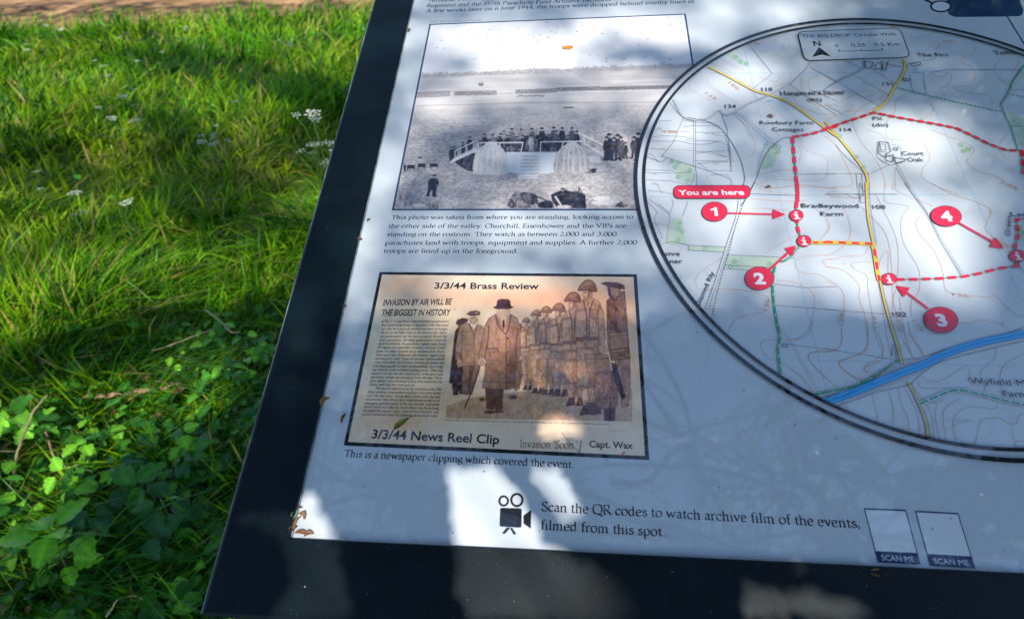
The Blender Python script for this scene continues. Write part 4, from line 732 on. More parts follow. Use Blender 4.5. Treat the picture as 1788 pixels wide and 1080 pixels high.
for k in range(8): y = 585 + k * 16; M(Ck, [(405 + (585 - y) * .12 + 10, y), (435 + (585 - y) * .12, y + 3)], .6, 'grey', 'hachure')
# yellow roads
for T, P in ((A, [(395, 280), (520, 340), (680, 425), (770, 450), (870, 490), (960, 550), (1070, 630), (1145, 685)]), (Bk, [(0, 700), (60, 770), (120, 840), (190, 930), (230, 990), (242, 1030), (245, 1080)]), (Dk, [(228, 0), (232, 100), (240, 200), (265, 330), (300, 520), (345, 720), (400, 900), (425, 1000)]), (Bk, [(385, 155), (400, 170)]), (Bk, [(450, 345), (458, 385), (440, 440), (400, 500), (345, 590), (280, 640)]), (Ek, [(845, 440), (890, 520), (940, 630), (985, 760), (992, 845)])):
    M(T, P, 5.0, 'grey', 'road_casing', smooth=True); M(T, P, 3.6, 'road', 'yellow_road', smooth=True)
M(Dk, [(300, 540), (345, 720), (400, 900), (425, 1000)], 3.0, 'grey', 'road_dots', smooth=True, dash=(1.5, 2.4), off=-2.0); M(Ek, [(870, 460), (890, 520), (940, 630), (985, 760), (992, 845)], 2, 'grey', 'road_dots', smooth=True, dash=(1.5, 2.4), off=-1.0)
# motorway-blue band with cuttings
BL = [(255, 590), (400, 540), (600, 460), (800, 380), (960, 320), (1150, 230), (1400, 155), (1700, 95)]
M(Ek, [(200, 560), (290, 540), (450, 500), (580, 440), (770, 300), (940, 270), (1120, 210), (1400, 140), (1700, 50)], .9, 'text', 'cutting_edge', smooth=True); M(Ek, [(340, 615), (480, 570), (620, 520), (840, 470), (900, 430), (970, 370), (1100, 295), (1400, 215), (1700, 145)], .9, 'text', 'cutting_edge', smooth=True)
P = catmull(Ek(BL), 10); s_ = np.r_[0, np.cumsum(np.linalg.norm(np.diff(P, axis=0), axis=1))]
hq = []
for k in range(62):
    a = 4 + k * 2.9; x = np.interp(a, s_, P[:, 0]); y = np.interp(a, s_, P[:, 1]); L = max(9.5, min(17, 17 - 9 * abs(k - 42) / 30 + (k % 3)))
    hq.append(PB([(x - 2, y - 6), (x - 5, y - L)]))
    if k > 12: hq.append(PB([(x + 2, y + 6), (x + 5, y + L * .85)]))
strips(hq, 'hachure', 'grey', rmap, [.6 * pxm((1540, 660))] * len(hq))
for o_, w_, i_, n_ in ((0, 12.5, 'blue', 'blue_road'), (0, 1.2, 'dblue', 'blue_road_centre')): M(Ek, BL, w_, i_, n_, smooth=True, off=o_)
M(Ek, BL, 1.1, 'dblue', 'blue_road_edge', smooth=True, off=-6.6, dash=(3, 1.4)); M(Ek, BL, 1.1, 'dblue', 'blue_road_edge', smooth=True, off=6.6, dash=(3, 1.4))
# green paths
M(Ck, [(930, 340), (890, 370), (855, 410), (820, 435), (800, 437)], 3.6, 'green', 'green_path', smooth=True); M(Ck, [(928, 342), (888, 372), (850, 412), (810, 430)], 1.0, 'mapw', 'green_path_centre', smooth=True)
M(Ck, [(770, 460), (755, 560), (765, 680), (780, 770), (797, 860), (785, 920), (800, 1060)], 4.4, 'green', 'green_path'); M(Ck, [(768, 500), (756, 580), (766, 690), (782, 780), (797, 860), (786, 920), (800, 1060)], 1.6, 'mapw', 'green_path_centre', dash=(4, 14))
M(Ek, [(180, 535), (400, 490), (560, 430), (690, 345), (775, 290)], 3.4, 'green', 'green_path', smooth=True); M(Ek, [(200, 530), (400, 489), (560, 430), (690, 343), (770, 294)], 1.5, 'mapw', 'green_path_centre', smooth=True, dash=(3.5, 20))
G2 = [(930, 605), (1060, 550), (1190, 505), (1350, 530), (1500, 570), (1700, 615)]; M(Ek, G2, 7.5, 'lgrey', 'green_path_casing', smooth=True); M(Ek, G2, 6.0, 'mapw', 'green_path_casing', smooth=True); M(Ek, G2, 3.6, 'green', 'green_path', smooth=True, dash=(16, 2.5))
M(Bk, [(415, 508), (600, 555), (1010, 645)], 2.4, 'green', 'footpath', dash=(5, 2.5)); M(Bk, [(1040, 540), (1139, 560)], 2.4, 'green', 'footpath', dash=(5, 2.5)); M(Dk, [(1070, 450), (1105, 500)], 1.5, 'green', 'footpath', dash=(5, 2.5)); M(Dk, [(1078, 235), (1105, 300)], 1, 'green', 'footpath')
# tree symbols in the woods
for T, L in ((A, [(568, 232), (598, 258), (630, 270), (205, 828), (245, 835), (225, 860), (308, 880), (243, 915), (297, 940), (795, 745), (815, 775), (765, 850), (735, 865)]), (Ck, [(245, 222), (235, 255), (258, 270), (235, 320), (385, 362), (548, 437), (525, 465), (742, 450)]), (Bk, [(775, 832), (790, 868), (820, 855), (1075, 690), (1105, 715), (1115, 830), (85, 780), (180, 900), (222, 960), (515, 405), (455, 460)]), (PX, [])):
    for (x, y) in L: M(T, ringpts(x, y, 10, 9, 10), .9, 'lgreen', 'tree_symbol')
# route
RT = [(A, [(893, 690), (1000, 672), (1145, 628)]), (Bk, [(-10, 745), (100, 708), (200, 675), (278, 648), (370, 668), (520, 695), (640, 715), (750, 738), (850, 785), (940, 830), (1030, 862), (1120, 868)]), (A, [(893, 690), (905, 830), (915, 930), (923, 1000), (922, 1080)]), (Ck, [(893, 0), (898, 60), (888, 130), (885, 180)]), (Ck, [(890, 190), (897, 260), (915, 310)]), (Bk, [(1122, 862), (1132, 1000)])]
for T, P in RT: M(T, P, 2.6, 'green', 'footpath')
for T, P in RT[:4] + RT[4:]: M(T, P, 6.0, 'red', 'walk_route', dash=(11.5, 5.5))
YR = [(965, 333), (1112, 333)]; M(Ck, YR, 7.5, 'yellow', 'walk_route_road'); M(Ck, YR, 4.5, 'red', 'walk_route', dash=(9, 8), phase=5)
Y2 = [(0, 330), (120, 334), (262, 340), (272, 380), (290, 500), (300, 545)]; M(Dk, Y2, 7.5, 'yellow', 'walk_route_road'); M(Dk, Y2, 5.0, 'red', 'walk_route', dash=(13, 10))
R3 = [(395, 537), (500, 536), (640, 531), (770, 520), (860, 502), (950, 478), (1070, 460)]; M(Dk, R3, 1.6, 'green', 'footpath'); M(Dk, R3, 6.0, 'red', 'walk_route', dash=(14, 8.5))
R4 = [(1068, 470), (1050, 360), (1068, 290), (1058, 205), (1105, 202)]; M(Dk, R4, 1.6, 'green', 'footpath'); M(Dk, R4, 6.2, 'red', 'walk_route', dash=(11, 5))
# little building groups
for T, L in ((Bk, [[(308, 815), (360, 820), (375, 870), (330, 900), (305, 880)], [(340, 900), (390, 890), (385, 930), (350, 925)], [(390, 850), (415, 850), (412, 865), (392, 862)], [(395, 905), (460, 915), (450, 925), (400, 940)], [(285, 375), (320, 360), (330, 400), (290, 400)], [(320, 360), (355, 365), (345, 410), (325, 410)], [(225, 358), (270, 362), (265, 395), (228, 390)], [(445, 455), (480, 460), (478, 470), (450, 470)], [(480, 370), (540, 360), (545, 375), (500, 385)]]), (Ck, [[(812, 892), (838, 894), (836, 912), (812, 910)]])):
    for P in L: M(T, P + [P[0]], 1.2, 'text', 'building_outline')
# names and heights
def N(txt, T, a, b, h, ink='text', bold=0.005, **k): sans(txt, T, a, b, h, ink, rmap, 'place_name', bold=bold, **k)
N('The Firs', Bk, (528, 331), (705, 329), 6.4); N('131', Bk, (331, 495), (386, 495), 6); N('118', A, (719, 428), (780, 428), 6); N('134', A, (510, 525), (573, 524), 6); N('114', Bk, (88, 757), (152, 757), 6.3); N('108', Dk, (266, 147), (336, 147), 7); N('102', Dk, (376, 742), (453, 744), 8.2)
N('Pit', Bk, (275, 692), (330, 692), 6.2); N('(dis)', Bk, (273, 729), (362, 729), 6.2); N('Court', Bk, (440, 893), (565, 893), 6.8); N('Oak', Bk, (472, 929), (565, 929), 7); N('Rowbury Farm', A, (708, 618), (1013, 618), 6.2); N('Cottages', A, (778, 657), (958, 657), 6.2); N('(BS)', A, (980, 487), (1062, 487), 5.6)
serif([("Hangman's Stone", (1362, 168.5), (1475, 166.5), 7)], PX, 'text', rmap, 'place_name', thick=13, thin=4); serif([('Tumu', (1735, 97.5), (1774, 96.5), 6.5)], PX, 'text', rmap, 'place_name', thick=15, thin=4)
N('Bradleywood', PX, (1399, 364), (1499, 364.5), 7.2); N('Farm', PX, (1433, 378.5), (1472, 378.5), 7.2); N('ove', Ck, (166, 406), (245, 406), 7.4); N('ner', Ck, (190, 448), (258, 448), 7.4); N('Lan', Dk, (1030, 188), (1125, 190), 7.5); N('Wyfield M', Ek, (1300, 460), (1700, 478), 11); N('Farm', Ek, (1540, 553), (1720, 560), 11)
def vtext(txt, T, a, b, wpx, ink):   # lettering that runs up or down the map
    V, Fc = sans_vf(txt, 0.006, 1); V = V.copy(); V[:, 0] -= V[:, 0].min(); A0, B0 = PB(T([a, b])); ex = B0 - A0; L = np.linalg.norm(ex); ex /= L; ey = np.array([-ex[1], ex[0]]); s1 = L / V[:, 0].max(); s2 = wpx * pxm(T([a])[0]) / .7
    z = lay(); bmesh_('place_name', [(*(A0 + v[0] * s1 * ex + v[1] * s2 * ey), z) for v in V], Fc, INK[ink], rmap)
vtext('Dismtd Rly', Ck, (352, 690), (436, 500), 8.2, 'text'); vtext('Green', Dk, (1022, 300), (1030, 190), 8.5, 'text'); vtext('130', Ck, (732, 712), (748, 650), 8, 'orange'); vtext('120', Dk, (100, 795), (106, 725), 7.5, 'orange'); vtext('110', Dk, (284, 810), (283, 742), 7, 'orange'); vtext('105', Dk, (397, 760), (410, 832), 7, 'orange'); vtext('120', Dk, (483, 765), (533, 822), 6.5, 'orange'); vtext('125', PX, (1664, 517), (1692, 521), 6, 'orange'); vtext('130', Dk, (945, 338), (1028, 362), 7, 'orange'); vtext('135', Bk, (1010, 1050), (1095, 1095), 6.5, 'orange'); vtext('140', Bk, (675, 250), (735, 248), 5, 'orange'); vtext('120', A, (528, 378), (580, 420), 6, 'orange'); vtext('135', A, (395, 440), (455, 478), 6, 'orange'); vtext('180', A, (165, 665), (240, 668), 6, 'orange'); vtext('140', A, (660, 165), (715, 160), 5, 'orange'); vtext('W', A, (745, 492), (782, 490), 6, 'grid')
def dot(T, x, y, r, ink, name='dot'): fill(T, ringpts(x, y, r, r, 10)[:-1], ink, rmap, name)
# scale box
sb = [(935, 96), (950, 92)]
BOX = roundpoly([*A([(920, 92)]), *Bk([(424, 168), (486, 334)]), *A([(962, 256)])], 11)
fill(PX, BOX, 'mapw', rmap, 'scale_box'); line(PX, np.vstack([BOX, BOX[:1]]), 1.7, 'black', rmap, 'scale_box_outline', clip=False)
N("'THE BIG DROP' Circular Walk", PX, (1398, 68.5), (1565, 64.5), 5.6); N('N', PX, (1420, 82.5), (1433, 82.5), 8.2, bold=.025); N('0', Bk, (58, 279), (78, 279), 5.8); N('0.25', Bk, (150, 275), (230, 275), 5.8); N('0.5 Km', Bk, (283, 272), (424, 270), 5.8)
fill(A, [(1043, 178), (1113, 233), (1060, 222), (1005, 236)], 'black', rmap, 'north_arrow'); line(Bk, [(78, 288), (78, 302), (325, 295), (325, 282)], 1.4, 'black', rmap, 'scale_bar', clip=False); line(Bk, [(202, 288), (202, 298)], 1.4, 'black', rmap, 'scale_bar', clip=False)
# red discs and arrows
def disc(T, cx_, cy_, rx_, ry_, num, h, lab, rot=0):
    o = fill(T, ringpts(cx_, cy_, rx_, ry_, 44, rot)[:-1], 'black', rmap, 'marker_disc'); s1 = (rx_ - 3) / rx_
    z = lay(); fill(T, ringpts(cx_, cy_, rx_ - 2.6, ry_ - 2.6, 44, rot)[:-1], 'red', rmap, 'marker_disc_face', z=z)
    if num == '1': V = np.array([(-.02, 0), (.16, 0), (.16, .70), (0, .70), (-.02, .62), (-.2, .54), (-.2, .42), (-.02, .47)]); Fc = [(0, 1, 2, 3, 4, 7), (4, 5, 6, 7)]; V = V - [0, .35]
    elif num == 'i':
        V = [(-.2, 0), (.22, 0), (.22, .1), (.1, .1), (.1, .48), (-.18, .48), (-.18, .38), (-.08, .38), (-.08, .1), (-.2, .1)] + [(.01 + .1 * math.cos(k * .785), .64 + .1 * math.sin(k * .785)) for k in range(8)]
        V = np.array(V) - [0, .37]; Fc = [(0, 1, 2, 3, 8, 9), (3, 4, 7, 8), (4, 5, 6, 7), tuple(range(10, 18))]
    else: V, Fc = sans_vf(num, .045); V = V.copy(); V[:, 0] -= (V[:, 0].min() + V[:, 0].max()) / 2; V[:, 1] -= .35
    c = T([(cx_, cy_)])[0]; A0 = PB([c])[0]; up = abs(PB([(c[0], c[1] - h)])[0][1] - A0[1]) / .7; z = lay()
    bmesh_('marker_number', [(A0[0] + v[0] * up * 1.15, A0[1] + v[1] * up, z) for v in V], Fc, INK['pwhite'], rmap)
def arrow(T, a, b, tip, hw, w):
    a, b, tip = (np.array(v, float) for v in (a, b, tip)); d = (tip - b) / np.linalg.norm(tip - b); n = np.array([-d[1], d[0]])
    line(T, [a, b + d * 2], w, 'red', rmap, 'arrow_shaft', clip=False); fill(T, [b + n * hw, tip, b - n * hw], 'red', rmap, 'arrow_head')
arrow(Ck, (505, 171), (758, 177), (828, 179), 28, 3.2); arrow(Ck, (730, 492), (845, 388), (886, 350), 32, 4.2); arrow(Dk, (570, 700), (450, 610), (392, 572), 32, 4.2); arrow(Dk, (735, 222), (925, 330), (988, 368), 32, 4.0)
disc(Ck, 435, 163, 72, 55, '1', 15, ''); disc(Ck, 683, 533, 81, 66, '2', 18, ''); disc(Dk, 639, 762, 95, 72, '3', 20, '', .12); disc(Dk, 668, 188, 86, 58, '4', 16, '', .08)
disc(Ck, 888, 184, 39, 33, 'i', 12.5, ''); disc(Ck, 930, 326, 40, 33, 'i', 13, ''); disc(Dk, 352, 536, 43, 34, 'i', 13, ''); disc(Dk, 1063, 408, 46, 34, 'i', 13, '')
PLQ = Ck([(206, 18), (636, 17), (634, 91), (208, 92)])
fill(PX, roundpoly(PLQ, 11), 'black', rmap, 'name_plate'); c_ = PLQ.mean(0); PL2 = c_ + (PLQ - c_) * np.array([.988, .92]); fill(PX, roundpoly(PL2, 10.5), 'red', rmap, 'name_plate_face')
sans('You are here', PX, (1184, 342.5), (1299, 342), 8.6, 'pwhite', rmap, 'lettering', bold=.03)
for (r1, w_) in ((MR, .0037), (MR - .046 * U, .0031)):
    t = np.linspace(0, 2 * math.pi, 241); strips([np.c_[MC[0] + r1 * np.cos(t), MC[1] + r1 * np.sin(t)]], 'map_border', 'black', rmap, [w_])

# ------------------------------------------------------------------ ground
GRD = mat('soil_and_litter', (.022, .022, .010), .9, .2, noise=.5, nscale=6, bump=.01, bscale=30)
n_ = 60; rad = np.r_[0, np.geomspace(.6, 900, n_)]
V = [(0, 0, 0)]; Fc = []
for i, r in enumerate(rad[1:]):
    for k in range(48): V.append((r * math.cos(k * math.pi / 24), r * math.sin(k * math.pi / 24), 0))
for k in range(48): Fc.append((0, 1 + k, 1 + (k + 1) % 48))
for i in range(n_ - 1):
    for k in range(48): a = 1 + i * 48 + k; b = 1 + i * 48 + (k + 1) % 48; Fc.append((a, a + 48, b + 48, b))
link('ground', mesh('ground', V, Fc, GRD), None, 'structure')
# bare earth path beyond the grass
TRK = mat('bare_earth', (.24, .135, .065), .95, .1, noise=.75, nscale=2.2, bump=.03, bscale=18)
edge = np.array([PG(x, y, 0)[:2] for x, y in ((-500, 92), (-200, 74), (0, 58), (150, 50), (300, 42), (450, 32), (640, 22), (900, 12))])
ex = catmull(edge, 10); gx = np.linspace(0, 1, 60); Vt = []
for (x, y) in ex:
    for f in gx:
        yy_ = y + f * f * 18; Vt.append((x * (1 + f * .5), yy_, .004 + .05 * (math.sin(x * 3.1 + yy_ * 1.7) * math.sin(yy_ * 4.3 - x) * .5 + .5) * min(1, f * 12) + random.uniform(0, .02) * min(1, f * 12)))
m_ = len(gx); Ft = [(i * m_ + j, (i + 1) * m_ + j, (i + 1) * m_ + j + 1, i * m_ + j + 1) for i in range(len(ex) - 1) for j in range(m_ - 1)]
link('earth_path', mesh('earth_path', Vt, np.array(Ft), TRK, True), None, 'structure')
def inpoly(P, poly):
    P = np.atleast_2d(P); ins = np.zeros(len(P), bool); xa, ya = poly[-1]
    for xb, yb in poly:
        if ya != yb: ins ^= ((ya > P[:, 1]) != (yb > P[:, 1])) & (P[:, 0] < (xb - xa) * (P[:, 1] - ya) / (yb - ya) + xa)
        xa, ya = xb, yb
    return ins
def project(W):
    q = (np.atleast_2d(W) - CAMW) @ RW.T; z = np.maximum(q[:, 2], 1e-3)
    return np.c_[894 + F * q[:, 0] / z, 540 + F * q[:, 1] / z], q[:, 2]

rng = np.random.default_rng(100); random.seed(100)
# ------------------------------------------------------------------ grass
BLADE = mat('grass_blade', (.06, .2, .02), .42, .35, attr='col', trans=.55)
def blades(P, hgt, wid, lean, ldir, face, col, nseg=3):
    """P (N,3) roots -> curved tapering blades"""
    N = len(P); t = np.linspace(0, 1, nseg + 1)
    V = np.zeros((N, 2 * nseg + 1, 3)); sd = np.c_[np.cos(face), np.sin(face), np.zeros(N)]; ld = np.c_[np.cos(ldir), np.sin(ldir), np.zeros(N)]
    for i in range(nseg + 1):
        c = P + ld * (hgt * lean * t[i] ** 1.8)[:, None]; c[:, 2] += hgt * (t[i] - .32 * lean * t[i] ** 2.2)
        if i < nseg:
            w = (wid * (1 - t[i] * .55) / 2)[:, None]; V[:, 2 * i] = c - sd * w; V[:, 2 * i + 1] = c + sd * w
        else: V[:, 2 * nseg] = c
    b = (np.arange(N) * (2 * nseg + 1))[:, None]; T = []
    for i in range(nseg - 1): T += [[2 * i, 2 * i + 1, 2 * i + 3], [2 * i, 2 * i + 3, 2 * i + 2]]
    T += [[2 * nseg - 2, 2 * nseg - 1, 2 * nseg]]
    Fc = (b[:, :, None] + np.array(T)[None]).reshape(-1, 3); cc = np.repeat(col, 2 * nseg + 1, axis=0)
    return V.reshape(-1, 3), Fc, cc
def fbm2(x, y, s, seed):
    r = np.random.default_rng(seed); o = np.zeros_like(x)
    for k in range(4):
        a = r.uniform(0, 6.28); f = s * 1.7 ** k; o += np.sin(x * f * math.cos(a) + y * f * math.sin(a) + r.uniform(0, 6.28)) * np.sin(-x * f * math.sin(a + .6) + y * f * math.cos(a + .6) + r.uniform(0, 6.28)) / 1.3 ** k
    return o / 2.0
N = 95000
px = rng.uniform(-130, 720, N); py = rng.uniform(10, 1300, N) ** 1.0
az = None
D = np.array([(0, 0, 0)]); d = np.c_[(px - 894) / F, (py - 540) / F, np.ones(N)] @ RW
zc_ = 0.0; tt = (zc_ - CAMW[2]) / d[:, 2]; G0 = CAMW + d * tt[:, None]
# an even spread over the picture gives an even look near and far; widen with distance
dist = np.linalg.norm(G0 - CAMW, axis=1); G0 += rng.normal(0, .05, G0.shape) * [1, 1, 0]; G0[:, 2] = 0
ok = (dist < 14) & (py > 25)
extra = np.c_[rng.uniform(-7, 7, 26000), rng.uniform(-5, 8, 26000), np.zeros(26000)]; ep, ez = project(extra + [0, 0, .1]); extra = extra[~((ez > 0) & (ep[:, 0] > -130) & (ep[:, 0] < 720) & (ep[:, 1] > 0))]
G0 = np.vstack([G0[ok], extra]); dist = np.r_[dist[ok], np.full(len(extra), 4.0)]; N = len(G0)
# keep the earth path clear
ye = np.interp(G0[:, 0], ex[:, 0], ex[:, 1]); keep = G0[:, 1] < ye - rng.exponential(.12, N) + .15; G0, dist = G0[keep], dist[keep]; N = len(G0)
cl = fbm2(G0[:, 0], G0[:, 1], 2.3, 3); cl2 = fbm2(G0[:, 0], G0[:, 1], 6.0, 4)
near = np.clip((2.6 - dist) / 1.2, 0, 1)
hg = np.clip(.17 + .12 * cl + .12 * cl2 + rng.normal(0, .05, N), .05, .5) * (1 - .25 * near)
wd = np.clip(.0042 + .0024 * dist, .0055, .021) * rng.uniform(.6, 1.4, N)
bend = fbm2(G0[:, 0], G0[:, 1], 1.4, 5) * 3 + rng.normal(0, 1.0, N)
lean = np.clip(rng.normal(.85, .45, N), .1, 1.9)
base_c = np.array([.11, .37, .004]); yel = np.array([.36, .50, .008]); dk = np.array([.018, .11, .005]); straw = np.array([.50, .38, .10])
sp = np.exp(-(((G0[:, 0] - PG(480, 300, .1)[0]) / .35) ** 2 + ((G0[:, 1] - PG(480, 300, .1)[1]) / .45) ** 2)) + .8 * np.exp(-(((G0[:, 0] - PG(180, 265, .1)[0]) / .5) ** 2 + ((G0[:, 1] - PG(180, 265, .1)[1]) / .4) ** 2))
k1 = np.clip(.45 + 1.0 * sp + .6 * fbm2(G0[:, 0], G0[:, 1], 1.1, 6) + rng.normal(0, .25, N), 0, 1)[:, None]
col = base_c * (1 - k1) + yel * k1; kd = (rng.random(N) < .22 + .4 * np.clip(cl2, 0, 1))[:, None]; col = np.where(kd, dk, col); ks = (rng.random(N) < .05 + .22 * sp + .2 * np.clip(fbm2(G0[:, 0], G0[:, 1], 1.9, 9) - .35, 0, 1))[:, None]; col = np.where(ks, straw, col); col = col * rng.uniform(.75, 1.25, N)[:, None]
V1, F1, C1 = blades(G0, hg, wd, lean, bend, rng.uniform(0, 6.28, N), col)
# tall fine stems and wide lying blades close to the viewer
fore = []
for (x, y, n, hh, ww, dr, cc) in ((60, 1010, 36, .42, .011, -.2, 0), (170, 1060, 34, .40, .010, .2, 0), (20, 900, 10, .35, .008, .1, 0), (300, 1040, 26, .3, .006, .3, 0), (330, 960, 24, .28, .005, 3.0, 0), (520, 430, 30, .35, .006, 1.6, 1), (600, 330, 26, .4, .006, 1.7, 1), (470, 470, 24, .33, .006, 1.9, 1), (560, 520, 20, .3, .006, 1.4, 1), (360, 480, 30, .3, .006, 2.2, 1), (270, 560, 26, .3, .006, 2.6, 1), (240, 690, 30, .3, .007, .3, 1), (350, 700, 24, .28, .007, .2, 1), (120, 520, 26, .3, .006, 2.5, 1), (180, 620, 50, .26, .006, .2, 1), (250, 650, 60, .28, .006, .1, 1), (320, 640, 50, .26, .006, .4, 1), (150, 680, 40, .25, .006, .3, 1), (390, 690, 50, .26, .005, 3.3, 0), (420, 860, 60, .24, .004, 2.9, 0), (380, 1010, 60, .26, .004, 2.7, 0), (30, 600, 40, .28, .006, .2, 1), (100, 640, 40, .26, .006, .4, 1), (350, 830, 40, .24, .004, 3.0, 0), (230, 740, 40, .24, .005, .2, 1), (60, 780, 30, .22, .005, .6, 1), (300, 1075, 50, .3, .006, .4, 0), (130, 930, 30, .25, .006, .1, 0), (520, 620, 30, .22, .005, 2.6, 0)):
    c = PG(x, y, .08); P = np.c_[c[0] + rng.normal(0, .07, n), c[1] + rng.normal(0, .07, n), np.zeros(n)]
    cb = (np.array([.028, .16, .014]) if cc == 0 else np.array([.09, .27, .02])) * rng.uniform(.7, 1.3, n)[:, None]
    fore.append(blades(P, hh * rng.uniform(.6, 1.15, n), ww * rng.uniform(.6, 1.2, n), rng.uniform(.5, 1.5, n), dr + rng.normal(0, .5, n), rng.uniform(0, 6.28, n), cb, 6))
VV = [V1]; FF = [F1]; CC = [C1]; o_ = len(V1)
for a_, b_, c_ in fore: VV.append(a_); FF.append(b_ + o_); CC.append(c_); o_ += len(a_)
g_ = link('grass', mesh('grass', np.vstack(VV), np.vstack(FF), BLADE, False, np.vstack(CC)), None, 'stuff'); tag(g_, 'lush mixed green grass growing beside and behind the board', 'grass')

rng = np.random.default_rng(101); random.seed(101)
# ------------------------------------------------------------------ leaves
def leaf_mat(name, c, tr=.35, rough=.4):
    m = mat(name, c, rough, .4, attr='col', trans=tr); return m
LEAF = leaf_mat('leaf', (.05, .2, .02))
def leaf_vf(L, W, serr=0.12, fold=.25, droop=.3, n=9, col=(.05, .2, .02), vein=1.5):
    """serrated ovate leaf in its own frame: stalk at origin, along +y; rows of left rim, left mid, rib, right mid, right rim"""
    V = []; Cc = []; t = np.linspace(0, 1, n)
    for i, a in enumerate(t):
        w = W / 2 * (math.sin(math.pi * min(1, a ** .72)) ** .8) * (1 + (serr if i % 2 else -serr)); w = max(w, .0004)
        y = L * a; z = -droop * L * a * a
        for k, s in enumerate((-1, -.5, 0, .5, 1)):
            V.append((s * w, y + (abs(s) * .06 * L if i % 2 else 0), z + fold * abs(s) * w - (.0015 if (i % 2 and abs(s) == .5) else 0)))
            f = vein if k == 2 else (1.12 if i % 2 else .9); Cc.append([min(1, q * f) for q in col])
    Fc = [(i * 5 + k, i * 5 + k + 1, (i + 1) * 5 + k + 1, (i + 1) * 5 + k) for i in range(n - 1) for k in range(4)]
    return np.array(V), Fc, np.array(Cc)
LM = {}
for key, (L, W, c, s_) in dict(bright=(.062, .048, (.17, .46, .02), .1), mid=(.066, .050, (.05, .21, .015), .1), dark=(.070, .052, (.018, .10, .018), .12), small=(.034, .026, (.1, .34, .03), .06), long_=(.085, .03, (.035, .16, .02), .14)).items():  # dark leaves are coloured darker to deepen the shaded corner
    V, Fc, Cc = leaf_vf(L, W, s_, col=c); LM[key] = mesh('leaf', V, Fc, LEAF, True, Cc)
CANE = mat('bramble_cane', (.24, .20, .09), .6, .3, noise=.3, nscale=30); CANEG = mat('green_stem', (.10, .20, .04), .5, .3, noise=.2, nscale=30)
def orient(o, pos, yaw, pitch, roll, s):
    o.matrix_local = Matrix.Translation(Vector(pos)) @ Matrix.Rotation(yaw, 4, 'Z') @ Matrix.Rotation(pitch, 4, 'X') @ Matrix.Rotation(roll, 4, 'Y') @ Matrix.Scale(s, 4)
def leafy_plant(name, label, cat, x, y, top, kinds, spread, nl, sz, group=None, tri=True, cane=CANEG):
    top_p = PG(x, y, top); r0 = empty(name, (top_p[0], top_p[1], 0), label, cat, group)
    V = []; Fc = []; ns = max(1, nl // 3); tips = []
    for s in range(ns):
        a = random.uniform(0, 6.28); e = np.array([math.cos(a), math.sin(a), 0]) * spread * random.uniform(.3, 1)
        pts = catmull([(0, 0, 0), (e[0] * .25, e[1] * .25, top * .6), (e[0] * .7, e[1] * .7, top * random.uniform(.85, 1.05)), (e[0], e[1], top * random.uniform(.7, 1.0))], 4)
        v, f = tube_vf(pts, np.linspace(.0022, .0010, len(pts)), 5, len(V)); V += v; Fc += f
        for q in np.linspace(.45, 1, 3): tips.append(pts[int(q * (len(pts) - 1))])
    link('stem', mesh('stem', V, Fc, cane, True), r0)
    for i in range(nl):
        p = np.array(tips[i % len(tips)]) + np.array([random.gauss(0, .006), random.gauss(0, .006), random.uniform(0, .01)])
        yaw = random.uniform(0, 6.28); kd = random.choice(kinds)
        for j, dy in enumerate(((0, 1.35, -1.35) if tri else (0,))):
            kd = random.choice(kinds)
            o = bpy.data.objects.new('leaf', LM[kd]); C.objects.link(o); o.parent = r0
            off = np.array([-math.sin(yaw + dy), math.cos(yaw + dy), 0]) * .010 + (0 if j else 1) * np.array([-math.sin(yaw), math.cos(yaw), 0]) * .012; orient(o, p + off, yaw + dy + random.uniform(-.2, .2), random.uniform(-.5, .6), random.uniform(-.8, .8), .72 * sz * random.uniform(.65, 1.2) * (.85 if j else 1))
    return r0
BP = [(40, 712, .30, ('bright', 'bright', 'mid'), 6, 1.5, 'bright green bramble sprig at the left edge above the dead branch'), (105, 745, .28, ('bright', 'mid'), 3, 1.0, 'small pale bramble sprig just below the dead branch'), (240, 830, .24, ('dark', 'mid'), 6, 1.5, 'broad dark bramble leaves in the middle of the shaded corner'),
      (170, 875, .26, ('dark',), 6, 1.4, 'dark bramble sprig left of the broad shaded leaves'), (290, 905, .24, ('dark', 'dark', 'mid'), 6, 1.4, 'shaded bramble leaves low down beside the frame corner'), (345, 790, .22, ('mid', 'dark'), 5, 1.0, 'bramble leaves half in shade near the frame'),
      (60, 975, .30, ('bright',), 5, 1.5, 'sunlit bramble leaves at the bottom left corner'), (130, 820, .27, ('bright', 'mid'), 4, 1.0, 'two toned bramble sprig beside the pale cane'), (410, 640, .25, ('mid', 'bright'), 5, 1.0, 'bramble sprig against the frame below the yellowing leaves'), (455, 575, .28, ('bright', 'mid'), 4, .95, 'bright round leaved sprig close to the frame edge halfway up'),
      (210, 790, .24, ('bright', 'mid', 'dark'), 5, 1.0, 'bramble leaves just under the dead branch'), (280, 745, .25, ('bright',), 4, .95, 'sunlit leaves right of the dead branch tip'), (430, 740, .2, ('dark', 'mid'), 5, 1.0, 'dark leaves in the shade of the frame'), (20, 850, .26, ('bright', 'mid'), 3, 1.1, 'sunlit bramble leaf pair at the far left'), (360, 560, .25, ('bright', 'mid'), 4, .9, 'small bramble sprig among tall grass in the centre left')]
for (x, y, top, kd, nl, sz, lb) in BP: leafy_plant('bramble', lb, 'bramble', x, y, top, kd, .10, nl, sz, 'bramble sprigs in the grass')
